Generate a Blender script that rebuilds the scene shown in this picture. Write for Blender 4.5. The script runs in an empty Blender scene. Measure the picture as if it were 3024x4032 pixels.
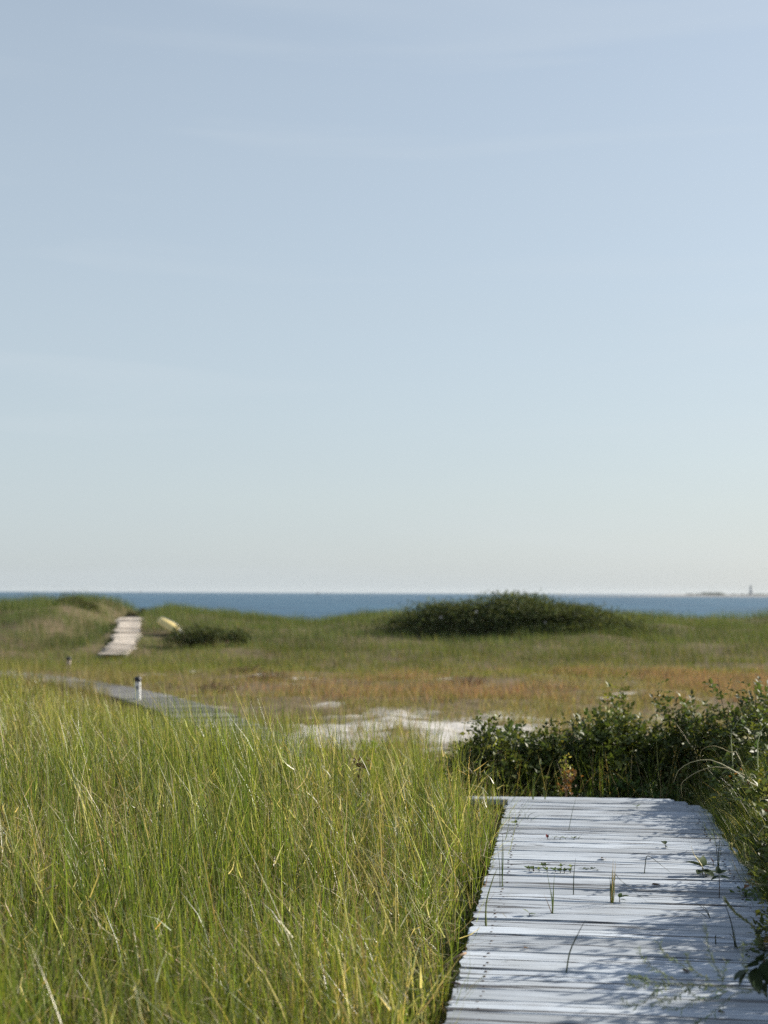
import bpy, math, random
import numpy as np
from mathutils import Matrix, Vector
R = math.radians
rng = np.random.default_rng(7)
random.seed(7)
scene = bpy.context.scene
COL = scene.collection

# ------------------------------------------------------------------ camera
EYE = 1.5                                  # eye above the near deck (deck top is z = 0)
FPX = 5594.0                               # focal length in photo pixels (3024 x 4032)
PITCH, ROLL = R(3.249), 0.0043
F_ = np.array([0, math.cos(PITCH), math.sin(PITCH)])
U0 = np.array([0, -math.sin(PITCH), math.cos(PITCH)])
R0 = np.array([1.0, 0, 0])
R_ = R0*math.cos(ROLL) + U0*math.sin(ROLL)
U_ = -R0*math.sin(ROLL) + U0*math.cos(ROLL)
cam = bpy.data.cameras.new('camera'); camo = bpy.data.objects.new('camera', cam); COL.objects.link(camo)
m = Matrix.Identity(4)
for i in range(3):
    m[i][0], m[i][1], m[i][2] = R_[i], U_[i], -F_[i]
m[2][3] = EYE
camo.matrix_world = m
cam.sensor_fit = 'VERTICAL'; cam.sensor_height = 34.6; cam.lens = 34.6*FPX/4032
cam.clip_start = 0.1; cam.clip_end = 40000
cam.dof.use_dof = True; cam.dof.focus_distance = 7.6; cam.dof.aperture_fstop = 2.2
scene.camera = camo

# ------------------------------------------------------------------ sky, sun, exposure
SUN_AZ, SUN_EL = R(62), R(27)              # azimuth to the right of the view, elevation
w = bpy.data.worlds.new('World'); scene.world = w; w.use_nodes = True
nt = w.node_tree; nt.nodes.clear()
sky = nt.nodes.new('ShaderNodeTexSky'); sky.sky_type = 'NISHITA'; sky.sun_disc = False
sky.sun_elevation = SUN_EL; sky.sun_rotation = SUN_AZ
sky.altitude = 0; sky.air_density = 1.0; sky.dust_density = 1.0; sky.ozone_density = 1.0
hs = nt.nodes.new('ShaderNodeHueSaturation'); hs.inputs['Saturation'].default_value = 0.88
hs.inputs['Value'].default_value = 1.0
# thin high cirrus veil over the whole sky
tc = nt.nodes.new('ShaderNodeTexCoord'); mp = nt.nodes.new('ShaderNodeMapping')
mp.inputs['Scale'].default_value = (1.2, 1.2, 9.0)
nz = nt.nodes.new('ShaderNodeTexNoise'); nz.inputs['Scale'].default_value = 1.6; nz.inputs['Detail'].default_value = 5
mr = nt.nodes.new('ShaderNodeMapRange'); mr.inputs['From Min'].default_value = 0.42; mr.inputs['From Max'].default_value = 0.75
mr.inputs['To Min'].default_value = 0.78; mr.inputs['To Max'].default_value = 0.84
sx = nt.nodes.new('ShaderNodeSeparateXYZ'); pw = nt.nodes.new('ShaderNodeMath'); pw.operation = 'SUBTRACT'; pw.inputs[0].default_value = 1.0; pw.use_clamp = True
mv = nt.nodes.new('ShaderNodeMath'); mv.operation = 'MULTIPLY'      # haze veil thins evenly towards the zenith
mx = nt.nodes.new('ShaderNodeMix'); mx.data_type = 'RGBA'
bg = nt.nodes.new('ShaderNodeBackground'); out = nt.nodes.new('ShaderNodeOutputWorld')
bg.inputs['Strength'].default_value = 0.085
L = nt.links.new
L(tc.outputs['Generated'], mp.inputs['Vector']); L(mp.outputs[0], nz.inputs['Vector'])
L(nz.outputs['Fac'], mr.inputs['Value']); L(tc.outputs['Generated'], sx.inputs[0]); L(sx.outputs[2], pw.inputs[1]); L(mr.outputs[0], mv.inputs[0]); L(pw.outputs[0], mv.inputs[1]); L(mv.outputs[0], mx.inputs[0])
L(sky.outputs[0], hs.inputs['Color']); L(hs.outputs[0], mx.inputs[6]); mx.inputs[7].default_value = (3.60, 4.16, 4.56, 1)
mp2 = nt.nodes.new('ShaderNodeMapping'); mp2.inputs['Scale'].default_value = (2.2, 1.0, 26.0); mp2.inputs['Rotation'].default_value = (0, R(-3), 0); mp2.inputs['Location'].default_value = (.3, 0, .55)
nz2 = nt.nodes.new('ShaderNodeTexNoise'); nz2.inputs['Scale'].default_value = 0.9; nz2.inputs['Detail'].default_value = 6; nz2.inputs['Distortion'].default_value = .6
mr2 = nt.nodes.new('ShaderNodeMapRange'); mr2.inputs['From Min'].default_value = 0.54; mr2.inputs['From Max'].default_value = 0.78; mr2.inputs['To Max'].default_value = 0.22
mx2 = nt.nodes.new('ShaderNodeMix'); mx2.data_type = 'RGBA'; mx2.inputs[7].default_value = (4.6, 5.0, 5.3, 1)
L(tc.outputs['Generated'], mp2.inputs['Vector']); L(mp2.outputs[0], nz2.inputs['Vector']); L(nz2.outputs['Fac'], mr2.inputs['Value']); L(mr2.outputs[0], mx2.inputs[0]); L(mx.outputs[2], mx2.inputs[6])
L(mx2.outputs[2], bg.inputs['Color']); L(bg.outputs[0], out.inputs['Surface'])
sd = bpy.data.lights.new('sun', 'SUN'); sd.energy = 5.0; sd.angle = R(0.53); sd.color = (1.0, 0.93, 0.80)
so = bpy.data.objects.new('sun', sd); COL.objects.link(so)
sdir = Vector((math.sin(SUN_AZ)*math.cos(SUN_EL), math.cos(SUN_AZ)*math.cos(SUN_EL), math.sin(SUN_EL)))
so.rotation_euler = sdir.to_track_quat('Z', 'Y').to_euler(); so.location = (30, 10, 30)
vs = scene.view_settings; vs.view_transform = 'Standard'; vs.look = 'None'; vs.exposure = 0.82; vs.gamma = 1.0
scene.cycles.use_denoising = False
scene.cycles.max_bounces = 6; scene.cycles.transparent_max_bounces = 4; scene.cycles.sample_clamp_indirect = 4.0

# ------------------------------------------------------------------ helpers
def ray(u, v):
    d = F_ + R_*((u-1512)/FPX) + U_*((2016-v)/FPX)
    return d
def on_z(u, v, z=0.0):                     # photo pixel -> point on the level z
    d = ray(u, v); t = (z-EYE)/d[2]
    return np.array([0, 0, EYE]) + d*t
def at_y(u, v, y):                         # photo pixel -> point at depth y
    d = ray(u, v); t = y/d[1]
    return np.array([0, 0, EYE]) + d*t
def smooth(a, b, x):
    t = np.clip((np.asarray(x, float)-a)/(b-a), 0, 1); return t*t*(3-2*t)
_perm = np.random.default_rng(3).random((256, 256))
def vnoise(x, y, s=1.0, o=0):
    x = np.asarray(x, float)/s + 37.3 + o*13.7; y = np.asarray(y, float)/s + 11.9 + o*7.1
    xi = np.floor(x).astype(int); yi = np.floor(y).astype(int); fx = x-xi; fy = y-yi
    fx = fx*fx*(3-2*fx); fy = fy*fy*(3-2*fy)
    g = lambda a, b: _perm[a % 256, b % 256]
    return (g(xi, yi)*(1-fx)+g(xi+1, yi)*fx)*(1-fy) + (g(xi, yi+1)*(1-fx)+g(xi+1, yi+1)*fx)*fy
def fbm(x, y, s=1.0, o=0):
    return (vnoise(x, y, s, o) + .5*vnoise(x, y, s/2.1, o+1) + .25*vnoise(x, y, s/4.3, o+2))/1.75

def mesh_np(name, verts, faces, mat, cols=None, parent=None, smooth_shade=False, link=True):
    """verts (N,3); faces (M,k) with one k; cols (N,3) -> colour attribute"""
    verts = np.asarray(verts, np.float32); faces = np.asarray(faces, np.int32)
    me = bpy.data.meshes.new(name); nf, k = faces.shape
    me.vertices.add(len(verts)); me.vertices.foreach_set('co', verts.ravel())
    me.loops.add(nf*k); me.loops.foreach_set('vertex_index', faces.ravel())
    me.polygons.add(nf); me.polygons.foreach_set('loop_start', np.arange(0, nf*k, k, dtype=np.int32))
    me.polygons.foreach_set('loop_total', np.full(nf, k, np.int32))
    if smooth_shade: me.polygons.foreach_set('use_smooth', np.ones(nf, bool))
    if cols is not None:
        ca = me.color_attributes.new('tint', 'FLOAT_COLOR', 'POINT')
        c4 = np.ones((len(verts), 4), np.float32); c4[:, :3] = cols
        ca.data.foreach_set('color', c4.ravel())
    me.update(); me.validate(); me.materials.append(mat)
    if not link: return me
    o = bpy.data.objects.new(name, me); COL.objects.link(o)
    if parent is not None: o.parent = parent
    return o
def obj_from(name, me, parent=None):
    o = bpy.data.objects.new(name, me); COL.objects.link(o)
    if parent is not None: o.parent = parent
    return o
def tag(o, label=None, cat=None, group=None, kind=None):
    if label: o['label'] = label
    if cat: o['category'] = cat
    if group: o['group'] = group
    if kind: o['kind'] = kind
    return o
def thing(name, loc, label, cat, group=None):
    o = bpy.data.objects.new(name, None); COL.objects.link(o); o.location = loc; o.empty_display_size = .1
    return tag(o, label, cat, group)
class MB:                                   # small mesh collector, any polygon sizes
    def __init__(s): s.v = []; s.f = []
    def add(s, v, f):
        n = len(s.v); s.v += [tuple(p) for p in v]; s.f += [[i+n for i in q] for q in f]
    def tube(s, pts, rad, n=6, cap=True):
        pts = [Vector(p) for p in pts]; rings = []
        for i, p in enumerate(pts):
            t = (pts[min(i+1, len(pts)-1)]-pts[max(i-1, 0)]).normalized()
            a = t.orthogonal().normalized(); b = t.cross(a)
            r = rad[i] if hasattr(rad, '__len__') else rad
            rings.append([p+(a*math.cos(2*math.pi*k/n)+b*math.sin(2*math.pi*k/n))*r for k in range(n)])
        v = [q for rg in rings for q in rg]; f = []
        for i in range(len(pts)-1):
            for k in range(n):
                f.append([i*n+k, i*n+(k+1) % n, (i+1)*n+(k+1) % n, (i+1)*n+k])
        if cap: f += [list(range(n))[::-1], [(len(pts)-1)*n+k for k in range(n)]]
        s.add(v, f)
    def lathe(s, prof, n=12, c=(0, 0, 0)):
        v = []; f = []
        for r, z in prof:
            for k in range(n): v.append((c[0]+r*math.cos(2*math.pi*k/n), c[1]+r*math.sin(2*math.pi*k/n), c[2]+z))
        for i in range(len(prof)-1):
            for k in range(n): f.append([i*n+k, i*n+(k+1) % n, (i+1)*n+(k+1) % n, (i+1)*n+k])
        f += [list(range(n))[::-1], [(len(prof)-1)*n+k for k in range(n)]]
        s.add(v, f)
    def box(s, x0, x1, y0, y1, z0, z1, taper=1.0):
        cx, cy = (x0+x1)/2, (y0+y1)/2
        v = [(x, y, z0) for x, y in ((x0, y0), (x1, y0), (x1, y1), (x0, y1))] + \
            [(cx+(x-cx)*taper, cy+(y-cy)*taper, z1) for x, y in ((x0, y0), (x1, y0), (x1, y1), (x0, y1))]
        s.add(v, [[3, 2, 1, 0], [4, 5, 6, 7], [0, 1, 5, 4], [1, 2, 6, 5], [2, 3, 7, 6], [3, 0, 4, 7]])
    def mesh(s, name, mat, smooth_shade=False):
        me = bpy.data.meshes.new(name); me.from_pydata(s.v, [], s.f); me.update(); me.materials.append(mat)
        if smooth_shade: me.polygons.foreach_set('use_smooth', np.ones(len(me.polygons), bool))
        return me
    def build(s, name, mat, parent=None, smooth_shade=False):
        return obj_from(name, s.mesh(name, mat, smooth_shade), parent)

# ------------------------------------------------------------------ materials
def mat(name):
    M = bpy.data.materials.new(name); M.use_nodes = True; M.node_tree.nodes.clear()
    n = M.node_tree.nodes; o = n.new('ShaderNodeOutputMaterial')
    return M, n, M.node_tree.links.new, o
def principled(n, **k):
    p = n.new('ShaderNodeBsdfPrincipled')
    for a, b in k.items(): p.inputs[a.replace('_', ' ')].default_value = b
    return p
def ramp(n, stops, interp='LINEAR'):
    r = n.new('ShaderNodeValToRGB'); e = r.color_ramp.elements; r.color_ramp.interpolation = interp
    while len(e) < len(stops): e.new(0.5)
    for i, (p, c) in enumerate(stops):
        e[i].position = p; e[i].color = (*c, 1) if len(c) == 3 else c
    return r
def noise(n, L, vec, scale, detail=4, rough=0.55, dist=0.0):
    t = n.new('ShaderNodeTexNoise'); t.inputs['Scale'].default_value = scale; t.inputs['Detail'].default_value = detail
    t.inputs['Roughness'].default_value = rough; t.inputs['Distortion'].default_value = dist
    if vec is not None: L(vec, t.inputs['Vector'])
    return t
def mixc(n, L, fac, a, b, mode='MIX'):
    x = n.new('ShaderNodeMix'); x.data_type = 'RGBA'; x.blend_type = mode
    for s, v in ((0, fac), (6, a), (7, b)):
        if hasattr(v, 'is_output') or hasattr(v, 'links'): L(v, x.inputs[s])
        else: x.inputs[s].default_value = v if s == 0 else (*v, 1)
    return x.outputs[2]

def plant_mat(name, rough=0.45, spec=0.4, trans=0.35, tr_tint=(1.25, 1.2, 0.55)):
    M, n, L, o = mat(name)
    a = n.new('ShaderNodeAttribute'); a.attribute_name = 'tint'
    p = principled(n, Roughness=rough); p.inputs['Specular IOR Level'].default_value = spec
    L(a.outputs['Color'], p.inputs['Base Color'])
    t = n.new('ShaderNodeBsdfTranslucent'); tc = mixc(n, L, 1.0, a.outputs['Color'], tr_tint, 'MULTIPLY'); L(tc, t.inputs['Color'])
    m_ = n.new('ShaderNodeMixShader'); m_.inputs[0].default_value = trans
    L(p.outputs[0], m_.inputs[1]); L(t.outputs[0], m_.inputs[2]); L(m_.outputs[0], o.inputs['Surface'])
    return M
M_GRASS = plant_mat('grass_blade', 0.36, 0.5, 0.46)
M_FARGRASS = plant_mat('far_grass_blade', 0.7, 0.12, 0.35)
M_STRAW = plant_mat('dry_straw', 0.5, 0.4, 0.25, (1.1, 1.0, 0.8))
M_LEAF = plant_mat('shrub_leaf', 0.52, 0.38, 0.32)
M_DULL = plant_mat('dull_leaf', 0.65, 0.2, 0.2)
M_FARLEAF = plant_mat('far_shrub_leaf', 0.75, 0.12, 0.25)

def simple(name, col, rough=0.7, var=0.25, scale=12, spec=0.3):
    M, n, L, o = mat(name); t = n.new('ShaderNodeTexCoord')
    z = noise(n, L, t.outputs['Object'], scale, 5)
    c0 = tuple(x*(1-var) for x in col); c1 = tuple(min(1, x*(1+var)) for x in col)
    r = ramp(n, [(0.3, c0), (0.7, c1)]); L(z.outputs['Fac'], r.inputs[0])
    p = principled(n, Roughness=rough); p.inputs['Specular IOR Level'].default_value = spec
    L(r.outputs[0], p.inputs['Base Color'])
    b = n.new('ShaderNodeBump'); b.inputs['Strength'].default_value = 0.25; b.inputs['Distance'].default_value = 0.02
    L(z.outputs['Fac'], b.inputs['Height']); L(b.outputs[0], p.inputs['Normal']); L(p.outputs[0], o.inputs['Surface'])
    return M
M_BARK = simple('shrub_bark', (0.10, 0.065, 0.045), 0.8, 0.4, 40)
M_BEAM = simple('old_timber_beam', (0.13, 0.115, 0.10), 0.85, 0.35, 9)

def wood(name, light, dark, crack, sand=None, pvmin=.78):
    M, n, L, o = mat(name)
    t = n.new('ShaderNodeTexCoord'); oi = n.new('ShaderNodeObjectInfo')
    ml = n.new('ShaderNodeMath'); ml.operation = 'MULTIPLY'; ml.inputs[1].default_value = 57.0; L(oi.outputs['Random'], ml.inputs[0])
    cb = n.new('ShaderNodeCombineXYZ'); L(ml.outputs[0], cb.inputs[0]); L(ml.outputs[0], cb.inputs[1]); L(ml.outputs[0], cb.inputs[2])
    ad = n.new('ShaderNodeVectorMath'); ad.operation = 'ADD'; L(t.outputs['Object'], ad.inputs[0]); L(cb.outputs[0], ad.inputs[1])
    mp = n.new('ShaderNodeMapping'); mp.inputs['Scale'].default_value = (1.0, 22.0, 8.0); L(ad.outputs[0], mp.inputs['Vector'])
    grain = noise(n, L, mp.outputs[0], 2.6, 7, 0.68, 0.25)
    mp2 = n.new('ShaderNodeMapping'); mp2.inputs['Scale'].default_value = (0.7, 15.0, 3.0); L(ad.outputs[0], mp2.inputs['Vector'])
    crk = noise(n, L, mp2.outputs[0], 2.2, 4, 0.5, 0.2)
    blot = noise(n, L, ad.outputs[0], 3.0, 4, 0.6)
    base = ramp(n, [(0.28, dark), (0.50, tuple((a+b*2)/3 for a, b in zip(dark, light))), (0.72, light)]); L(grain.outputs['Fac'], base.inputs[0])
    # per-plank value, blotches, thin dark checks along the grain, little knots
    pv = n.new('ShaderNodeMapRange'); pv.inputs['To Min'].default_value = pvmin; pv.inputs['To Max'].default_value = 1.08; L(oi.outputs['Random'], pv.inputs['Value'])
    c = mixc(n, L, 1.0, base.outputs[0], pv.outputs[0], 'MULTIPLY')
    br = ramp(n, [(0.35, (0.82, 0.80, 0.77)), (0.62, (1.0, 1.0, 1.0))]); L(blot.outputs['Fac'], br.inputs[0])
    c = mixc(n, L, 1.0, c, br.outputs[0], 'MULTIPLY')
    cr = ramp(n, [(0.575, (0, 0, 0)), (0.63, (1, 1, 1))]); L(crk.outputs['Fac'], cr.inputs[0])
    c = mixc(n, L, cr.outputs[0], c, crack)
    mp3 = n.new('ShaderNodeMapping'); mp3.inputs['Scale'].default_value = (1.0, 2.6, 1.0); L(ad.outputs[0], mp3.inputs['Vector'])
    vo = n.new('ShaderNodeTexVoronoi'); vo.inputs['Scale'].default_value = 2.3; L(mp3.outputs[0], vo.inputs['Vector'])
    kr = ramp(n, [(0.03, (1, 1, 1)), (0.065, (0, 0, 0))]); L(vo.outputs['Distance'], kr.inputs[0])
    c = mixc(n, L, kr.outputs[0], c, crack)
    if sand:
        sn = noise(n, L, t.outputs['Object'], 1.7, 4); sr = ramp(n, [(0.36, (0, 0, 0)), (0.55, (0.95, 0.95, 0.95))]); L(sn.outputs['Fac'], sr.inputs[0])
        c = mixc(n, L, sr.outputs[0], c, sand)
    p = principled(n, Roughness=0.62); p.inputs['Specular IOR Level'].default_value = 0.35
    L(c, p.inputs['Base Color'])
    hb = n.new('ShaderNodeMath'); hb.operation = 'SUBTRACT'; L(grain.outputs['Fac'], hb.inputs[0]); L(cr.outputs[0], hb.inputs[1])
    b = n.new('ShaderNodeBump'); b.inputs['Strength'].default_value = 0.55; b.inputs['Distance'].default_value = 0.004
    L(hb.outputs[0], b.inputs['Height']); L(b.outputs[0], p.inputs['Normal']); L(p.outputs[0], o.inputs['Surface'])
    return M
M_WOOD = wood('weathered_plank', (0.55, 0.61, 0.69), (0.22, 0.245, 0.29), (0.06, 0.06, 0.065), pvmin=.70)
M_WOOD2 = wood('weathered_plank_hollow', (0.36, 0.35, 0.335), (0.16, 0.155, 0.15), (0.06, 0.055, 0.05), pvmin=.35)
M_WOOD3 = wood('sandy_plank', (0.62, 0.56, 0.49), (0.38, 0.33, 0.28), (0.16, 0.13, 0.10), (0.76, 0.66, 0.55), pvmin=.68)

# ------------------------------------------------------------------ terrain
def px_x(px, d): return (px-829.5)/3069*d
_cp = [(-400, .55), (0, 1.05), (100, 1.15), (180, 1.42), (230, 1.0), (258, .50), (280, .42), (305, .45), (335, .92), (400, .80), (500, .62), (600, .38), (680, .22),
       (760, .42), (830, .52), (1000, .6), (1200, .7), (1400, .55), (1500, .48), (1659, .48), (2100, .7)]
_cx = np.array([px_x(p, 72) for p, _ in _cp]); _cz = np.array([z-.42 for _, z in _cp])
def H0(x, y):
    x = np.asarray(x, float); y = np.asarray(y, float)
    z = -0.22 + 0*x
    z = z + 0.11*np.clip(-x-0.6, 0, 5)*(1-smooth(15, 28, y))
    z = z + 0.05*np.clip(x-2.2, 0, 4)*(1-smooth(12, 20, y))
    sh = np.clip(-x-1.0, 0, 4)*1.7
    z = z - 0.83*smooth(10.4, 18, y-sh)
    k = smooth(46, 74, y)
    z = z + k*(np.interp(x, _cx, _cz)+1.05)
    z = z - smooth(77, 108, y)*(np.interp(x, _cx, _cz)+5.4)
    return z
def H(x, y):
    x = np.asarray(x, float); y = np.asarray(y, float)
    a = 0.05 + 0.16*smooth(14, 26, y)*(1-smooth(70, 90, y))
    return H0(x, y) + a*(fbm(x, y, 2.6)-.5) + 0.75*smooth(50, 64, y)*(1-smooth(76, 95, y))*(fbm(x, y, 4.5, 4)-.5)*smooth(.8, 3, np.abs(x+11.3))

gx = np.concatenate([np.linspace(-260, -42, 30), np.linspace(-40, -13, 60), np.linspace(-12.8, 12.8, 172), np.linspace(13, 40, 60), np.linspace(42, 260, 30)])
gy = np.concatenate([np.linspace(-60, -4, 16), np.linspace(-3.5, 20, 100), np.linspace(20.15, 34, 120), np.linspace(34.3, 80, 150), np.linspace(81, 180, 40)])
GX, GY = np.meshgrid(gx, gy); GZ = H(GX, GY)
sandy = smooth(22.5, 24.0, GY)*(1-smooth(28.2, 31.5, GY + 4*(fbm(GX, GY, 2.2, 12)-.5)))*smooth(-3.0, -0.9, GX + 2.0*(fbm(GX, GY, 2, 9)-.5))*smooth(.30, .50, fbm(GX, GY, 1.1, 15))*(1-.55*smooth(2.6, 4.6, GX))*(.55+.45*smooth(.34, .56, fbm(GX, GY, .8, 16)))
patch = smooth(.73, .79, fbm(GX, GY, 1.2, 21))*smooth(30, 33, GY)*(1-smooth(45, 48, GY))
beach = smooth(80, 92, GY)
sand_m = np.clip(np.maximum(np.maximum(sandy, patch*.9), beach), 0, 1)
GZ = GZ + smooth(22, 24, GY)*(1-smooth(30, 34, GY))*(0.16*(fbm(GX, GY, .6, 5)-.5) + 0.07*(vnoise(GX, GY, .25, 6)-.5))
nx, ny = len(gx), len(gy)
idx = np.arange(nx*ny).reshape(ny, nx)
gf = np.stack([idx[:-1, :-1], idx[:-1, 1:], idx[1:, 1:], idx[1:, :-1]], -1).reshape(-1, 4)
gcol = np.stack([sand_m.ravel()]*3, 1)
Mg, n, L, o = mat('dune_ground')
a = n.new('ShaderNodeAttribute'); a.attribute_name = 'tint'; t = n.new('ShaderNodeTexCoord')
n1 = noise(n, L, t.outputs['Object'], 1.3, 6, 0.6); n2 = noise(n, L, t.outputs['Object'], 22, 5, 0.7); n3 = noise(n, L, t.outputs['Object'], 5, 5, 0.65)
sandc = ramp(n, [(0.3, (0.38, 0.36, 0.34)), (0.7, (0.60, 0.575, 0.55))]); L(n3.outputs['Fac'], sandc.inputs[0])
that = ramp(n, [(0.3, (0.075, 0.055, 0.033)), (0.55, (0.15, 0.115, 0.07)), (0.75, (0.29, 0.24, 0.165))]); L(n2.outputs['Fac'], that.inputs[0])
ma = n.new('ShaderNodeMath'); ma.operation = 'ADD'; L(a.outputs['Fac'], ma.inputs[0])
mb = n.new('ShaderNodeMath'); mb.operation = 'SUBTRACT'; L(n1.outputs['Fac'], mb.inputs[0]); mb.inputs[1].default_value = 0.5; L(mb.outputs[0], ma.inputs[1])
mr_ = ramp(n, [(0.24, (0, 0, 0)), (0.80, (1, 1, 1))]); L(ma.outputs[0], mr_.inputs[0])
gc = mixc(n, L, mr_.outputs[0], that.outputs[0], sandc.outputs[0])
p = principled(n, Roughness=0.95); p.inputs['Specular IOR Level'].default_value = 0.1; L(gc, p.inputs['Base Color'])
b = n.new('ShaderNodeBump'); b.inputs['Strength'].default_value = 0.6; b.inputs['Distance'].default_value = 0.05; L(n3.outputs['Fac'], b.inputs['Height'])
L(b.outputs[0], p.inputs['Normal']); L(p.outputs[0], o.inputs['Surface'])
tag(mesh_np('dune_ground', np.stack([GX.ravel(), GY.ravel(), GZ.ravel()], 1), gf, Mg, gcol, smooth_shade=True),
    'sandy dune ground with bare pale sand in the hollow', 'ground', kind='structure')

# ------------------------------------------------------------------ sea
SEA = -4.2
Ms, n, L, o = mat('sea_water')
t = n.new('ShaderNodeTexCoord')
mp = n.new('ShaderNodeMapping'); mp.inputs['Scale'].default_value = (0.25, 1.0, 1.0); L(t.outputs['Object'], mp.inputs['Vector'])
w1 = noise(n, L, mp.outputs[0], 0.16, 6, 0.6); w2 = noise(n, L, mp.outputs[0], 0.035, 7, 0.72)
wc = ramp(n, [(0.42, (0.004, 0.040, 0.088)), (0.58, (0.036, 0.115, 0.180))]); L(w2.outputs['Fac'], wc.inputs[0])
p = principled(n, Roughness=0.40); p.inputs['Specular IOR Level'].default_value = 0.22; L(wc.outputs[0], p.inputs['Base Color'])
b = n.new('ShaderNodeBump'); b.inputs['Strength'].default_value = 1.0; b.inputs['Distance'].default_value = 1.6; L(w1.outputs['Fac'], b.inputs['Height'])
L(b.outputs[0], p.inputs['Normal']); L(p.outputs[0], o.inputs['Surface'])
tag(mesh_np('sea', [(-9000, 90, SEA), (9000, 90, SEA), (9000, 14000, SEA), (-9000, 14000, SEA)], [[0, 1, 2, 3]], Ms),
    'blue sea out to the horizon beyond the dunes', 'sea', kind='structure')

# ------------------------------------------------------------------ boardwalks
def spline(ctrl, n=60):
    P = np.array(ctrl, float); P = np.vstack([2*P[0]-P[1], P, 2*P[-1]-P[-2]]); out = []
    for i in range(1, len(P)-2):
        t = np.linspace(0, 1, n, endpoint=False)[:, None]
        p0, p1, p2, p3 = P[i-1], P[i], P[i+1], P[i+2]
        out.append(.5*((2*p1)+(-p0+p2)*t+(2*p0-5*p1+4*p2-p3)*t*t+(-p0+3*p1-3*p2+p3)*t**3))
    out.append(P[-2][None]); return np.vstack(out)
def plank_mesh(k, material, width=0.14, length=1.0, th=0.038, seg=12):
    r = np.random.default_rng(100+k)
    prof = [(-.5, -th), (-.5, -.006), (-.475, 0), (-.30, .0), (-.1, 0), (.1, 0), (.3, 0), (.475, 0), (.5, -.006), (.5, -th)]
    cup = r.uniform(-.0035, .0015); gro = r.uniform(-.30, .30)
    v = []; m_ = len(prof)
    wob = np.cumsum(r.normal(0, .0012, (2, seg+1)), 1); wob -= wob.mean(1, keepdims=True)
    for i in range(seg+1):
        x = (i/seg-.5)*length
        for j, (py, pz) in enumerate(prof):
            y = py*width + (wob[0, i] if py < 0 else wob[1, i])
            z = pz
            if pz > -th: z += cup*(1-4*py*py) + r.normal(0, .0009)
            if i in (0, seg): x_ = x + r.normal(0, .006)*(1 if i else 1)
            else: x_ = x
            v.append((x_, y, z))
    f = []
    for i in range(seg):
        for j in range(m_):
            a_ = i*m_+j; b_ = i*m_+(j+1) % m_
            f.append([a_, a_+m_, b_+m_, b_])
    f += [list(range(m_)), [seg*m_+j for j in range(m_)][::-1]]
    me = bpy.data.meshes.new('plank'); me.from_pydata(v, [], f); me.update(); me.materials.append(material)
    return me
def lay(parent, C, s0, s1, zf, width, meshes, r, base_len=1.0, special=None, gapk=1.0, rough=0.0, nail=None):
    """planks across the centreline C (2-D points) between arc lengths s0 and s1"""
    seg = np.linalg.norm(np.diff(C, axis=0), axis=1); S = np.concatenate([[0], np.cumsum(seg)])
    s = s0; k = 0
    while s < min(s1, S[-1]-.05):
        pw = r.choice([.138, .140, .142]); gap = r.choice([.005, .009, .013, .020], p=[.35, .3, .22, .13])*gapk
        x = np.interp(s, S, C[:, 0]); y = np.interp(s, S, C[:, 1])
        x2 = np.interp(s+.3, S, C[:, 0]); y2 = np.interp(s+.3, S, C[:, 1]); x1 = np.interp(s-.3, S, C[:, 0]); y1 = np.interp(s-.3, S, C[:, 1])
        ang = math.atan2(y2-y1, x2-x1)-math.pi/2
        o_ = obj_from('plank', meshes[r.integers(len(meshes))], parent)
        ln = width + r.normal(0, .006); off = r.normal(0, .005)
        if special: ln, off, ang = special(s, k, ln, off, ang)
        px_, py_ = x+math.cos(ang)*off - parent.location.x, y+math.sin(ang)*off - parent.location.y
        slope = (float(zf(x2, y2))-float(zf(x1, y1)))/.6
        o_.location = (px_, py_, float(zf(x, y)) + r.normal(0, .0025+rough) - parent.location.z)
        o_.rotation_euler = (math.atan(slope)+r.normal(0, .006+rough*4), r.normal(0, .0018), ang + r.normal(0, .0022))
        o_.scale = (ln/base_len*(1 if r.random() < .5 else -1), pw/.14, 1)
        if o_.scale[0] < 0: o_.rotation_euler[2] += math.pi; o_.scale[0] = -o_.scale[0]; o_.rotation_euler[0] *= -1
        if nail is not None and y > 4.4:
            for sx in (-.43, .43):
                for sy in (-.035, .035):
                    q = obj_from('nail', nail, o_); q.location = (sx+r.normal(0, .006), sy+r.normal(0, .006), .0005)
        s += pw+gap; k += 1
    return s
def beams(parent, C, zf, offs, name='joist', h=.14, w_=.05):
    t = np.gradient(C, axis=0); t /= np.linalg.norm(t, axis=1)[:, None]; nrm = np.stack([t[:, 1], -t[:, 0]], 1)
    for of in offs:
        mb_ = MB(); v = []; f = []; P = C[::6]; N = nrm[::6]
        for p_, q in zip(P, N):
            z = float(zf(p_[0], p_[1]))-.042
            for a_, b_ in ((-w_/2, 0), (w_/2, 0), (w_/2, -h), (-w_/2, -h)):
                pt = p_+q*(of+a_); v.append((pt[0]-parent.location.x, pt[1]-parent.location.y, z+b_-parent.location.z))
        for i in range(len(P)-1):
            for j in range(4): f.append([i*4+j, i*4+(j+1) % 4, i*4+4+(j+1) % 4, i*4+4+j])
        f += [[0, 1, 2, 3], [len(v)-1, len(v)-2, len(v)-3, len(v)-4]]
        mb_.add(v, f); mb_.build(name, M_BEAM, parent)
DW = 1.39
def x_left(y): return 0.2+0.1275*(np.asarray(y, float)-4.94)
NEAR = np.array([(float(x_left(y))+.5*DW/math.cos(.127)+.09*0, y) for y in np.linspace(-1.2, 10.75, 80)])
NEAR[:, 1] -= 0.09
near = thing('boardwalk', (0.9, 4.9, 0), 'sun-bleached grey plank boardwalk in the right foreground, dappled with shrub shade', 'boardwalk')
r_ = np.random.default_rng(5)
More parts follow.
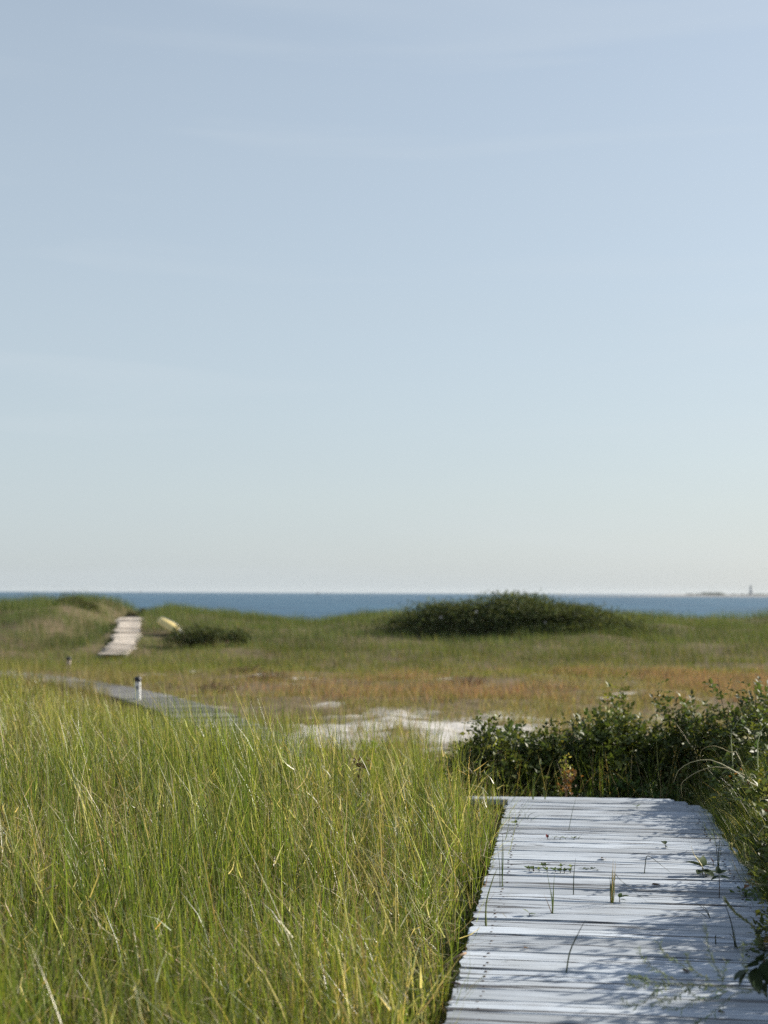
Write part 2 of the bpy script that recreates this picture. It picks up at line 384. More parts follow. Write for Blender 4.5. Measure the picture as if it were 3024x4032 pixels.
pm = [plank_mesh(k, M_WOOD) for k in range(8)]
NL = float(np.linalg.norm(np.diff(NEAR, axis=0), axis=1).sum())
def spec(s, k, ln, off, ang):
    # the last planks fan a little to the left and reach past the left edge where the walk turns
    e = NL - s
    if e < 1.3: ang += (1.3-e)*0.055
    if e < .55: cut = (.55-e)*.55; ln -= cut; off -= cut/2
    if e < .25: ln += .30; off -= .15
    return ln, off, ang
M_NAIL = simple('rusty_nail', (.07, .045, .035), .7, .3, 60)
mb_ = MB(); mb_.lathe([(.0042, -.004), (.0046, .0), (.0036, .0016), (.0012, .0022)], 7); NAIL = mb_.mesh('nail', M_NAIL)
lay(near, NEAR, 0.1, NL, lambda x, y: 0.0*x, DW, pm, r_, special=spec, nail=NAIL)
beams(near, NEAR, lambda x, y: 0.0*x, (-.60, 0, .60))

def zlow(x, y): return H0(x, y)+.12
LOW = spline([(0.35, 11.2), (-.35, 13.2), (-1.0, 17), (-2.1, 23), (-4.3, 30.2), (-7.3, 36.6), (-10.6, 41.5), (-15, 45.2), (-21, 48)])
low = thing('boardwalk', (-2.0, 23, -1.0), 'grey plank boardwalk half hidden behind tall grass, curving through the sandy hollow', 'boardwalk')
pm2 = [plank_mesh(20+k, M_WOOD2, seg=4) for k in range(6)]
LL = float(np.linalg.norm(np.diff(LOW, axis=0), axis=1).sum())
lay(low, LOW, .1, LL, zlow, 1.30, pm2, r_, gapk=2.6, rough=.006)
beams(low, LOW, zlow, (-.55, .55))
def zramp(x, y): return H0(x, y)+.16
RAMP = spline([(-9.75, 51.2), (-10.2, 56), (-11.05, 62), (-12.1, 68), (-12.55, 72.0)])
rmp = thing('boardwalk', (-9.75, 51.2, float(zramp(-9.75, 51.2))), 'pale sandy plank ramp climbing the far dune to the sea', 'boardwalk')
pm3 = [plank_mesh(40+k, M_WOOD3, seg=3) for k in range(5)]
RL = float(np.linalg.norm(np.diff(RAMP, axis=0), axis=1).sum())
lay(rmp, RAMP, .1, RL, zramp, .92, pm3, r_, special=lambda s, k, ln, off, ang: (ln+r_.normal(0, .09), off+r_.normal(0, .07), ang+r_.normal(0, .05)), gapk=2.6, rough=.020)
beams(rmp, RAMP, zramp, (-.42, .42))
def dist_to(P, x, y):
    x = np.asarray(x); d = np.full(x.shape, 1e9)
    for q in P[::6]: d = np.minimum(d, (x-q[0])**2+(y-q[1])**2)
    return np.sqrt(d)

# ------------------------------------------------------------------ grass blades
def blades(roots, h, az, lean, curl, width, cols, S=4, tipf=0.12, colbase=None, droop=0.0):
    """ribbons: roots (N,3); az lean direction; lean = tilt at the base (rad); curl = extra tilt at the tip"""
    N = len(roots); tt = np.linspace(0, 1, S+1)
    ca, sa = np.cos(az), np.sin(az)
    face = rng.uniform(0, 2*np.pi, N); fx, fy = np.cos(face), np.sin(face)
    pos = np.array(roots, float); V = np.zeros((N, S+1, 2, 3), np.float32)
    for i, t_ in enumerate(tt):
        wd = width*(1-t_**1.6)*.5 + width*tipf*.5 if i < S else width*.04
        V[:, i, 0] = pos - np.stack([fx*wd, fy*wd, 0*wd], 1)
        V[:, i, 1] = pos + np.stack([fx*wd, fy*wd, 0*wd], 1)
        if i < S:
            tm = (tt[i]+tt[i+1])/2; a_ = lean+curl*tm**1.5
            st = h/S
            pos = pos + np.stack([np.sin(a_)*ca*st, np.sin(a_)*sa*st, np.cos(a_)*st], 1)
    base = (np.arange(N)*(S+1)*2)[:, None]
    k = np.arange(S)[None]*2
    Fq = np.stack([base+k, base+k+1, base+k+3, base+k+2], -1).reshape(-1, 4)
    C = np.repeat(cols[:, None, :], (S+1)*2, 1).reshape(N, S+1, 2, 3).copy()
    if colbase is not None:
        g = np.clip(1-tt*2.2, 0, 1)[None, :, None, None]
        C = C*(1-g)+np.asarray(colbase)[None, None, None, :]*g
    return V.reshape(-1, 3), Fq, C.reshape(-1, 3)
def join_np(parts):
    vs_, fs_, cs_ = [], [], []; k = 0
    for v, f, c in parts:
        vs_.append(v); fs_.append(f+k); cs_.append(c); k += len(v)
    return np.vstack(vs_), np.vstack(fs_), np.vstack(cs_)
def pick(cols, wts, N, jit=.18):
    c = np.array(cols)[rng.choice(len(cols), N, p=np.array(wts)/sum(wts))]
    return c*(1+rng.normal(0, jit, (N, 1)))*(1+rng.normal(0, .06, (N, 3)))
GREEN = [(.094, .146, .026), (.132, .184, .033), (.180, .224, .047), (.050, .086, .020)]
STRAW = [(.42, .36, .20), (.52, .46, .29), (.33, .26, .13), (.30, .28, .13)]

def near_pts(N, y0, y1, xl, xr_fn, pad=.01):
    y = rng.uniform(y0, y1, N); x = rng.uniform(0, 1, N)
    a_ = xl(y); b_ = xr_fn(y)-pad
    # constant area density: thin by width
    w_ = b_-a_; keep = rng.random(N) < w_/w_.max(); x = a_+x*w_
    return x[keep], y[keep]
LFT = lambda y: -0.272*y-1.3
def grass_near():
    parts = []
    def edge(y): return np.where(y < 10.35, x_left(y), np.minimum(x_left(10.35)-.12, x_left(y)))
    def mask(x, y):
        return (dist_to(LOW, x, y) > .72) & ~((y > 10.3) & (x > .45)) & ~((y > 10.3) & (y < 10.75) & (x > .35))
    def pts(N, y1=19):
        x, y = near_pts(N, 2.3, y1, LFT, edge); k = mask(x, y); return x[k], y[k]
    fall = lambda y: np.interp(y, [2, 6, 11.5, 15, 19], [1, .9, .75, .5, .22])
    tall = lambda x, y: (.41+.40*fbm(x, y, .7, 5))*(1+.10*smooth(7, 10, y)+.36*smooth(-2.2, -.7, x)*smooth(6.5, 9.5, y)-.20*smooth(-1.5, -2.4, x)*smooth(-4.6, -3.6, x)*smooth(8, 11, y))*(1-.30*smooth(12.5, 17, y))
    bare = lambda x, y: smooth(.54, .64, fbm(x, y, 1.0, 14))
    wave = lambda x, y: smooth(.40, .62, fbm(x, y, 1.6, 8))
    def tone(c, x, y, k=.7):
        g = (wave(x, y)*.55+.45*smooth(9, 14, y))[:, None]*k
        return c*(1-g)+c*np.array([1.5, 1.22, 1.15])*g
    # upright green leaves in clumps
    x, y = pts(150000); d_ = .12+.88*smooth(.36, .56, fbm(x, y, .28, 3))
    k = rng.random(len(x)) < d_*(1-.75*bare(x, y))*fall(y); x, y = x[k], y[k]; N = len(x); e = edge(y)-x
    h = tall(x, y)*np.where(rng.random(N) < .5, rng.uniform(.34, .75, N), rng.uniform(.7, 1.15, N))*(.60+.40*smooth(0, .45, e))
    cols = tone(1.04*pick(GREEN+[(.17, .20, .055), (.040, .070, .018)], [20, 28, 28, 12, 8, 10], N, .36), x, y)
    parts.append(blades(np.stack([x, y, H(x, y)-.02], 1), h, np.where(rng.random(N) < .7, rng.uniform(0, 6.28, N), rng.normal(2.8, 1.0, N)), np.abs(rng.normal(.04, .13, N)), np.abs(rng.normal(.10, .32, N)), rng.uniform(.0030, .0066, N), cols, 4, colbase=(.20, .17, .07)))
    # shorter leaves leaning every way
    x, y = pts(105000); k = rng.random(len(x)) < (.35+.65*fbm(x, y, .4, 17))*fall(y); x, y = x[k], y[k]; N = len(x)
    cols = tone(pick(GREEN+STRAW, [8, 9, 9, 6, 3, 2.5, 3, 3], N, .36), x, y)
    parts.append(blades(np.stack([x, y, H(x, y)-.01], 1), tall(x, y)*rng.uniform(.35, .8, N), rng.uniform(0, 6.28, N), np.abs(rng.normal(.32, .28, N)), rng.normal(.35, .6, N), rng.uniform(.0028, .0062, N), cols, 4))
    # straw coloured dead leaves, kinked and leaning with the wind
    x, y = pts(36000); k = rng.random(len(x)) < (.4+.6*np.maximum(bare(x, y), wave(x, y)))*fall(y); x, y = x[k], y[k]; N = len(x)
    h = tall(x, y)*rng.uniform(.45, 1.0, N)*(0.7+.3*smooth(0, .4, edge(y)-x))
    parts.append(blades(np.stack([x, y, H(x, y)], 1), h, np.where(rng.random(N) < .5, rng.uniform(0, 6.28, N), rng.normal(2.9, .9, N)), np.abs(rng.normal(.30, .3, N)), np.abs(rng.normal(.6, .7, N)), rng.uniform(.0026, .0058, N), .88*pick(STRAW+[(.64, .60, .44)], [3, 3, 3, 3, 2], N, .25), 5))
    # long flowering stems standing out of the leaves
    x, y = pts(1300); N = len(x)
    parts.append(blades(np.stack([x, y, H(x, y)], 1), tall(x, y)*rng.uniform(1.0, 1.32, N), rng.normal(2.9, .7, N), np.abs(rng.normal(.28, .2, N)), np.abs(rng.normal(.25, .3, N)), rng.uniform(.0035, .0065, N), pick(STRAW[:2]+[(.58, .56, .38), (.24, .26, .10)], [3, 3, 3, 3], N), 6))
    # broken bits of leaf and thatch caught in the canopy
    x, y = pts(60000); k = rng.random(len(x)) < (.3+.7*np.maximum(bare(x, y), wave(x, y)))*fall(y); x, y = x[k], y[k]; N = len(x)
    parts.append(blades(np.stack([x, y, H(x, y)+tall(x, y)*rng.uniform(.08, .72, N)], 1), rng.uniform(.03, .15, N), rng.uniform(0, 6.28, N), rng.uniform(.3, 1.9, N), rng.normal(0, .6, N), rng.uniform(.003, .0075, N), pick(STRAW+[(.66, .62, .46)]+GREEN[1:3], [3, 4, 2, 3, 3, 2, 3], N, .25), 2))
    return join_np(parts)
v, f, c = grass_near()
tag(mesh_np('beach_grass', v, f, M_GRASS, c), 'tall green beach grass filling the left foreground beside the boardwalk', 'grass', kind='stuff')

def litter():
    def edge(y): return x_left(y)+.05
    x, y = near_pts(30000, 2.3, 15, LFT, edge); k = (dist_to(LOW, x, y) > .7); x, y = x[k], y[k]; N = len(x)
    a_ = blades(np.stack([x, y, H(x, y)+rng.uniform(.005, .26, N)], 1), rng.uniform(.08, .30, N), rng.uniform(0, 6.28, N), rng.uniform(.8, 1.7, N), rng.normal(0, .5, N),
               rng.uniform(.003, .007, N), pick(STRAW+[(.2, .15, .09)], [3, 3, 3, 2, 3], N), 2)
    # under the shrubs on the right and beyond the end of the walk
    x = rng.uniform(.3, 5.0, 9000); y = rng.uniform(3.2, 14, 9000); k = (x > x_left(y)+DW+.0) | (y > 11.0); x, y = x[k], y[k]; N = len(x)
    b_ = blades(np.stack([x, y, H(x, y)+rng.uniform(.0, .08, N)], 1), rng.uniform(.12, .40, N), rng.uniform(0, 6.28, N), rng.uniform(.3, 1.6, N), rng.normal(0, .4, N),
               rng.uniform(.002, .005, N), pick(STRAW+[(.16, .11, .06), (.22, .13, .06)], [2, 2, 3, 1, 4, 3], N), 2)
    return join_np([a_, b_])
v, f, c = litter()
tag(mesh_np('straw_litter', v, f, M_STRAW, c), 'dry straw litter lying at the foot of the grass', 'straw', kind='stuff')

# a few long pale stalks standing above the grass (each its own plant)
def ribbon_from_pts(P, wid, col, face=(1, 0.25, 0)):
    P = np.array(P, float); nP = len(P); fv = np.array(face, float); fv /= np.linalg.norm(fv)
    t_ = np.gradient(P, axis=0); t_ /= np.linalg.norm(t_, axis=1)[:, None]
    view = np.array([0, 1.0, -.15]); side = np.cross(t_, view); side /= (np.linalg.norm(side, axis=1)[:, None]+1e-6)
    dep = np.cross(side, t_)*.0012
    wd = wid*(1-np.linspace(0, 1, nP)**2*.85)*.5
    v = np.concatenate([P-side*wd[:, None], P+dep*1.0, P+side*wd[:, None], P-dep*1.0])
    f = []
    for i in range(nP-1):
        for a_ in range(4):
            b_ = (a_+1) % 4
            f.append([a_*nP+i, b_*nP+i, b_*nP+i+1, a_*nP+i+1])
    return v, np.array(f), np.tile(np.array(col, float), (len(v), 1))
def bez(pts, n=9):
    return spline(pts, max(2, n//max(1, len(pts)-1)))
def stalk_obj(name, strands, label, cat, group=None, parent_at=None, M=None, part='blade'):
    """strands: list of (pts3d, width, colour) -> a thing whose strands are parts"""
    base = np.array(strands[0][0][0]) if parent_at is None else np.array(parent_at)
    if len(strands) == 1:
        v, f, c = ribbon_from_pts(bez(strands[0][0]) - base, strands[0][1], strands[0][2])
        o_ = mesh_np(name, v, f, M or M_GRASS, c); o_.location = base; return tag(o_, label, cat, group)
    t_ = thing(name, base, label, cat, group)
    for P, wd, col in strands:
        v, f, c = ribbon_from_pts(bez(P) - base, wd, col); mesh_np(part, v, f, M or M_GRASS, c, t_)
    return t_

# ------------------------------------------------------------------ middle hollow: sparse grass, red mats
def hollow():
    parts = []
    # ragged tan/green grass on the slope down and in the hollow
    N = 190000; y = rng.uniform(14.5, 47, N); x = rng.uniform(-1, 1, N)*(.29*y+3)
    n1 = fbm(x, y, 1.6, 31)
    s_ = smooth(22.0, 24.0, y)*(1-smooth(28.2, 31.5, y + 4*(fbm(x, y, 2.2, 12)-.5)))*smooth(-3.0, -.9, x+2.0*(fbm(x, y, 2, 9)-.5))*smooth(.30, .50, fbm(x, y, 1.1, 15))*(1-.55*smooth(2.6, 4.6, x))*(.55+.45*smooth(.34, .56, fbm(x, y, .8, 16)))
    pt = smooth(.73, .79, fbm(x, y, 1.2, 21))*smooth(30, 33, y)*(1-smooth(45, 48, y))
    dens = (.12+.88*smooth(.34, .55, n1))*(.3+.7*smooth(.38, .55, fbm(x, y, .6, 35)))*1.25*(1-(.96-.45*smooth(.46, .6, fbm(x, y, .6, 33)))*s_)*(1-.8*pt)
    dens = dens*np.where((x > .8) & (y < 22), .28, 1.0)
    k = (rng.random(N) < dens) & (dist_to(LOW, x, y) > np.where(x < -6.6, .32, .60)+.35*vnoise(x, y, .45, 91))
    x, y = x[k], y[k]; N = len(x)
    h = rng.uniform(.14, .42, N)*(1-.25*smooth(24, 30, y))*(1.35-.4*smooth(14, 20, y))*(1+.45*smooth(-5, -8, x)*smooth(30, 36, y))*(1+np.where(x < -6.2, 1.1, -.30)*smooth(1.9, .75, dist_to(LOW, x, y))*(y > 26))
    c = pick([(.25, .21, .11), (.35, .29, .17), (.16, .165, .055), (.13, .15, .05), (.22, .15, .08)], [4, 3, 4, 3, 2], N)
    g = smooth(40, 47, y)[:, None]; c = c*(1-g)+c*np.array([.78, .98, .55])*g
    parts.append(blades(np.stack([x, y, H(x, y)-.01], 1), h, rng.uniform(0, 6.28, N), np.abs(rng.normal(.2, .25, N)), rng.normal(.3, .4, N), rng.uniform(.006, .012, N), c, 2))
    return join_np(parts)
v, f, c = hollow()
tag(mesh_np('hollow_grass', v, f, M_FARGRASS, c), 'sparse tan and green grass in the sandy hollow', 'grass', kind='stuff')
def redmat():
    N = 130000; y = rng.uniform(33.0, 48, N); x = rng.uniform(-7, 16, N)
    n1 = fbm(x, y*1.3, 3.2, 41)
    dens = smooth(.40, .62, n1)*smooth(-6, 4, x)*(.15+.85*smooth(.35, .6, fbm(x, y, .9, 43)))*(1-smooth(44, 48, y))
    k = (rng.random(N) < dens) & (dist_to(LOW, x, y) > .8); x, y = x[k], y[k]; N = len(x)
    c = pick([(.34, .195, .14), (.28, .16, .125), (.37, .25, .18), (.19, .135, .125), (.29, .23, .155), (.15, .155, .08)], [4, 4, 4, 4, 3, 1.5], N)
    return blades(np.stack([x, y, H(x, y)-.01], 1), rng.uniform(.12, .38, N), rng.uniform(0, 6.28, N), np.abs(rng.normal(.3, .3, N)), rng.normal(.2, .4, N), rng.uniform(.008, .015, N), c, 2)
v, f, c = redmat()
tag(mesh_np('red_ground_cover', v, f, M_FARGRASS, c), 'rusty red low plants spread across the hollow', 'ground cover', kind='stuff')

# ------------------------------------------------------------------ far dune grass
def dune():
    N = 260000; y = rng.uniform(43, 86, N); x = rng.uniform(-1, 1, N)*(.285*y+5)
    dens = (.35+.65*smooth(.3, .55, fbm(x, y, 1.8, 51)))*smooth(43, 50, y)*np.interp(y, [43, 60, 76, 86], [.9, .8, 1, .5])
    k = (rng.random(N) < dens) & (dist_to(RAMP, x, y) > .34+.30*vnoise(x, y, .5, 88)) & (dist_to(LOW, x, y) > .75)
    x, y = x[k], y[k]; N = len(x)
    h = (.22+.60*fbm(x, y, 1.8, 52))*rng.uniform(.7, 1.2, N)*(.62+.38*smooth(48, 60, y))
    h = h*(.55+.95*fbm(x, y, .75, 57))*(1-.6*np.exp(-((x+9.15)/.8)**2-((y-59.2)/1.1)**2)); nearp = dist_to(RAMP, x, y); h = h*np.where(x < np.interp(y, RAMP[:, 1], RAMP[:, 0]), .45+.55*smooth(.6, 1.2, nearp), .85)
    c = pick([(.088, .126, .042), (.116, .148, .052), (.062, .098, .034), (.18, .17, .085), (.24, .21, .13)], [5, 5, 5, 2, .8], N)
    g = (1-smooth(50, 60, y))[:, None]*.85; c = c*(1-g)+c*np.array([1.3, 1.12, .9])*g
    v_ = (.5*fbm(x, y, 2.2, 55)+.5*fbm(x, y, .8, 56))[:, None]; c = c*(.35+1.3*v_)
    return blades(np.stack([x, y, H(x, y)-.02], 1), h, rng.normal(2.9, 1.2, N), np.abs(rng.normal(.12, .15, N)), np.abs(rng.normal(.3, .3, N)), rng.uniform(.007, .013, N), c, 2)
v, f, c = dune()
tag(mesh_np('dune_grass', v, f, M_FARGRASS, c), 'olive green grass covering the far dune below the sea', 'grass', kind='stuff')

# ------------------------------------------------------------------ shrubs
def leaves(cen, d, nrm, ln, wd, cols):
    """folded four-triangle leaves"""
    d = d/np.linalg.norm(d, axis=1)[:, None]; s_ = np.cross(d, nrm); s_ /= (np.linalg.norm(s_, axis=1)[:, None]+1e-9); up = np.cross(s_, d)
    ln = ln[:, None]; wd = wd[:, None]
    b0 = cen; tip = cen+d*ln-up*ln*.12; r_ = cen+d*ln*.45+s_*wd*.5+up*wd*.14; l_ = cen+d*ln*.45-s_*wd*.5+up*wd*.14; mid = cen+d*ln*.5-up*wd*.03
    V = np.stack([b0, r_, tip, l_, mid], 1).reshape(-1, 3)
    k = (np.arange(len(cen))*5)[:, None]
    Ft = np.concatenate([k+np.array([[0, 1, 4]]), k+np.array([[1, 2, 4]]), k+np.array([[2, 3, 4]]), k+np.array([[3, 0, 4]])])
    return V, Ft, np.repeat(cols, 5, 0)
def unit(N):
    a_ = rng.normal(size=(N, 3)); return a_/np.linalg.norm(a_, axis=1)[:, None]
ROSE = [(.074, .100, .028), (.102, .134, .040), (.140, .172, .050), (.052, .070, .025), (.28, .26, .05)]
def shrub(name, x, y, rx, ry, top, label, cat='shrub', group=None, nst=26, nl=620, leaf=.034, pal=ROSE, wts=(5, 5, 4, 4, .5), M=None, leaflets=5, seed=0, flower=None, shoots=3, sd=.010, bias=.55, edge=.86, rough=.62):
    z0 = float(H(x, y)); h = top-z0
    t_ = thing(name, (x, y, z0-.02), label, cat, group)
    # stems rise from the foot and end under an uneven dome
    th = rng.uniform(0, 6.28, nst); rr = np.sqrt(rng.random(nst))
    ex, ey = np.cos(th)*rr*rx, np.sin(th)*rr*ry
    dome = np.sqrt(np.clip(1-rr**2*edge, .02, 1))**1.5*(1.42-rough+rough*fbm(x+ex*1.0, y+ey*1.0, max(.35, min(rx, 3)*.5), 60+seed)) if edge > .9 else np.sqrt(np.clip(1-rr**2*edge, .02, 1))*(.62+.62*fbm(x+ex*1.0, y+ey*1.0, max(.35, rx*.5), 60+seed))
    ez = h*np.clip(dome, .25 if edge < .9 else .10, 1.08); ez[:shoots] = h*rng.uniform(.95, 1.12, shoots)
    base = np.stack([ex*.25+rng.normal(0, .04, nst), ey*.25+rng.normal(0, .04, nst), np.zeros(nst)], 1)
    tip = np.stack([ex, ey, ez], 1); mid = (base+tip)/2 + np.stack([ex*.18, ey*.18, h*.10+0*ex], 1) + rng.normal(0, .03, (nst, 3))
    def lift(P): return P + np.stack([0*P[:, 0], 0*P[:, 0], H(x+P[:, 0], y+P[:, 1])-z0], 1) if rx > .7 else P
    base, mid, tip = lift(base), lift(mid), lift(tip)
    mb_ = MB()
    for i in range(nst):
        q = [base[i]*(1-s)**2+2*mid[i]*s*(1-s)+tip[i]*s*s for s in (0, .3, .6, .85, 1)]
        mb_.tube(q, [sd*.6, sd*.5, sd*.4, sd*.26, sd*.14], 4, False)
    st = mb_.build('stem', M_BARK, t_); st['kind'] = 'stuff'
    # compound leaves along the upper stems
    i = rng.integers(0, nst, nl); s = rng.random(nl)**bias*.92+.08; s = s[:, None]
    P = base[i]*(1-s)**2+2*mid[i]*s*(1-s)+tip[i]*s*s
    P = P + rng.normal(0, 1, (nl, 3))*np.array([rx*.10, ry*.10, h*.05])
    P[:, 2] = np.maximum(P[:, 2], .03 + (H(x+P[:, 0], y+P[:, 1])-z0 if rx > .7 else 0))
    outw = P-np.array([0, 0, h*.15]); outw[:, 2] *= .6; outw /= np.linalg.norm(outw, axis=1)[:, None]+1e-6
    D = outw*.55+unit(nl)*.8; D[:, 2] += .1; D /= np.linalg.norm(D, axis=1)[:, None]
    Nn = unit(nl)*.75+np.array([0, 0, 1.0]); sdv = np.cross(D, Nn); sdv /= np.linalg.norm(sdv, axis=1)[:, None]+1e-9
    cl = pick(pal, wts, nl, .16); parts = []
    if leaflets == 1: offs = [(0, 0, 0, 1)]
    else: offs = [(.0, .5, .9, .85), (.0, -.5, .9, .85), (.9, .45, .8, .95), (.9, -.45, .8, .95), (1.7, 0, 0, 1.1)][:leaflets]
    for al, side, sp, sc in offs:
        n_ = nl; ls = leaf*rng.uniform(.75, 1.25, n_)*sc
        cen = P + D*(al*leaf)[..., None] if np.ndim(al) else P + D*(al*leaf)
        cen = cen + np.array([0, 0, -1.0])*(al*al*leaf*.12)
        dd = D*(1-.35*abs(sp)) + sdv*side*1.5*(1 if sp else 0) + unit(n_)*.22
        parts.append(leaves(cen, dd, Nn+unit(n_)*.35, ls, ls*rng.uniform(.52, .68, n_), cl*(1+rng.normal(0, .08, (n_, 1)))))
    v, f, c = join_np(parts)
    fo = mesh_np('foliage', v, f, M or M_LEAF, c, t_); fo['kind'] = 'stuff'
    if flower:
        for (fx, fy, fz, col, sz) in flower:
            mb_ = MB(); pts = []
            for k_ in range(5):
                a_ = k_*2*math.pi/5
                c_, s2 = math.cos(a_), math.sin(a_); c1, s1 = math.cos(a_-.5), math.sin(a_-.5); c3, s3 = math.cos(a_+.5), math.sin(a_+.5)
                mb_.add([(0, 0, 0), (c1*sz*.7, -sz*.25, s1*sz*.7), (c_*sz, -sz*.12, s2*sz), (c3*sz*.7, -sz*.25, s3*sz*.7)], [[0, 1, 2, 3]])
            fl = mb_.build('blossom', col, t_); fl.location = (fx, fy, fz)
    return t_
EG = 'shrubs crowding the boardwalk end'
hedge = [
 # x, y, rx, ry, top, label
 (0.86, 11.45, .38, .40, .50, 'dark rose shrub beside the tall grass at the left end of the hedge'),
 (1.28, 11.60, .42, .40, .42, 'low dark rose shrub behind the centre of the boardwalk end'),
 (1.72, 11.75, .40, .40, .46, 'dark rose shrub with drooping tops just left of the tallest shrub'),
 (2.10, 12.20, .34, .34, .64, 'tallest rose shrub standing up from the hedge against red ground'),
 (2.60, 11.80, .48, .45, .58, 'rose shrub right of the tallest one behind the boardwalk'),
 (3.10, 11.40, .55, .50, .80, 'rounded rose shrub at the right frame edge against the red ground'),
 (2.95, 10.45, .52, .48, .58, 'shaded rose shrub by the right rear corner of the boardwalk'),
]
for i, (x, y, rx, ry, top, lab) in enumerate(hedge):
    shrub('rose_shrub', x, y, rx, ry, top, lab, group=EG, seed=i, nst=54, nl=1900, leaf=.046, wts=(5, 5, 4, 5, .45), shoots=4, bias=.8)
shrub('low_rose_shrub', 1.95, 11.25, .55, .22, .06, 'low bright green leafy shrub right behind the last planks', group=EG, seed=31, nst=44, nl=1500, leaf=.026, bias=.8,
      pal=[(.07, .125, .03), (.09, .15, .038), (.05, .09, .024), (.20, .22, .05)], wts=(4, 4, 3, .6), shoots=1)
shrub('low_rose_shrub', 1.2, 11.15, .45, .20, -.01, 'thin brown stemmed low shrub at the middle of the boardwalk end', group=EG, seed=32, nst=50, nl=520, leaf=.028, bias=.8, wts=(5, 4, 2, 5, .6), shoots=1)
RG = 'shrubs along the right edge of the boardwalk'
right = [
 (2.72, 9.45, .44, .48, .42, 'dark shrub behind the two arching pale stalks at right'),
 (2.55, 8.45, .46, .52, .38, 'dark shrub beside the middle of the boardwalk right edge'),
 (2.42, 7.45, .46, .50, .48, 'shrub with rusty lower leaves leaning over the boardwalk right edge'),
 (2.42, 6.40, .56, .52, .88, 'dense shrub at the right frame edge halfway down the boardwalk'),
 (2.36, 5.40, .56, .52, .95, 'shrub at the right frame edge above the feathery sprig'),
 (2.35, 4.30, .56, .52, 1.0, 'nearest shrub beyond the right frame edge, shading the lower planks'),
 (3.65, 8.9, .60, .60, .90, 'tall back shrub standing behind the right edge shrubs'),
 (3.25, 7.3, .62, .60, 1.20, 'tall back shrub shading the middle planks from the right'),
 (3.10, 6.0, .62, .60, 1.35, 'tall back shrub shading the nearest planks from the right'),
]
for i, (x, y, rx, ry, top, lab) in enumerate(right):
    shrub('edge_shrub', x, y, rx, ry, top, lab, group=RG, seed=40+i, nst=56, nl=2400, leaf=.044, pal=ROSE+[(.20, .085, .03)], wts=(5, 5, 4, 4, .3, .5), shoots=4, bias=.75)

shrub('trailing_shrub', 1.99, 7.0, .27, .40, .16, 'low trailing shrub spilling onto the planks at the middle right edge', group=RG, seed=61, nst=26, nl=420, pal=ROSE+[(.20, .085, .03), (.28, .2, .1)], wts=(5, 5, 3, 4, .3, 1, 1), shoots=1, bias=.8)
shrub('trailing_shrub', 1.70, 5.15, .24, .34, .14, 'low trailing shrub spilling onto the planks beside the broad-leaved plant', group=RG, seed=63, nst=26, nl=420, pal=ROSE+[(.20, .085, .03), (.28, .2, .1)], wts=(5, 5, 3, 4, .3, .6, 1), shoots=1, bias=.8)
shrub('trailing_shrub', 1.80, 5.95, .30, .42, .22, 'low trailing shrub spilling onto the planks at the lower right edge', group=RG, seed=62, nst=26, nl=460, pal=ROSE+[(.20, .085, .03), (.28, .2, .1)], wts=(5, 5, 3, 4, .3, .6, 1), shoots=1, bias=.8)
# grass mixed into the right-hand shrubs
def right_grass():
    N = 26000; y = rng.uniform(3.6, 13.5, N); x = x_left(y)+DW+.02+np.abs(rng.normal(0, .55, N))
    k = fbm(x, y, .6, 71) > .42; x, y = x[k], y[k]
    k = (y < 10.3) | (rng.random(len(y)) < .35); x, y = x[k], y[k]; N = len(x)
    e = x-(x_left(y)+DW)
    h = rng.uniform(.25, .66, N)*(.60+.55*smooth(0, .5, e))
    c = pick(GREEN+STRAW[:2]+[(.24, .24, .09)], [4, 5, 5, 3, 2, 2, 4], N)
    a_ = blades(np.stack([x, y, H(x, y)-.01], 1), h, rng.normal(2.9, 1.0, N), np.abs(rng.normal(.12, .2, N)), np.abs(rng.normal(.45, .45, N)), rng.uniform(.0025, .005, N), c, 5, colbase=(.18, .16, .07))
    # at the far end and left of the hedge
    N = 2600; x = rng.uniform(.2, 3.4, N); y = rng.uniform(10.95, 12.6, N); c = pick(GREEN+STRAW[:3], [3, 3, 2, 3, 1, 1, 2], N)
    b_ = blades(np.stack([x, y, H(x, y)-.01], 1), rng.uniform(.2, .62, N), rng.uniform(0, 6.28, N), np.abs(rng.normal(.1, .2, N)), np.abs(rng.normal(.3, .4, N)), rng.uniform(.0025, .005, N), c, 5)
    return join_np([a_, b_])
v, f, c = right_grass()
tag(mesh_np('edge_grass', v, f, M_GRASS, c), 'grass blades growing among the shrubs on the right', 'grass', kind='stuff')

# far bushes on the dune
M_PETAL = simple('pale_petal', (.75, .68, .70), .6, .1, 20); M_PINK = simple('pink_petal', (.62, .16, .26), .6, .1, 20)
FARROSE = [(.085, .108, .046), (.120, .145, .060), (.165, .180, .072), (.044, .062, .030)]
shrub('rose_thicket', px_x(1120, 62), 62.5, 6.2, 2.4, 1.42, 'large dark rose thicket on the dune crest in front of the sea', 'bush', nst=520, nl=42000, leaf=.11, pal=FARROSE, wts=(4, 4, 3, 4), M=M_FARLEAF,
      leaflets=1, seed=80, shoots=0, sd=.03, bias=.42, edge=.985, rough=.95,
      flower=[(-1.9, -1.6, .95, M_PETAL, .06), (-.1, -1.4, 1.1, M_PETAL, .06), (-3.4, -1.3, .7, M_PETAL, .07), (1.0, -1.9, .5, M_PETAL, .05)])
shrub('rose_bush', px_x(432, 57), 57, 1.45, .9, .20, 'dark low bush on the dune slope below the yellow boat', 'bush', nst=60, nl=4200, leaf=.09, pal=FARROSE, wts=(4, 4, 3, 4), M=M_FARLEAF, leaflets=1, seed=81, shoots=2, sd=.025)
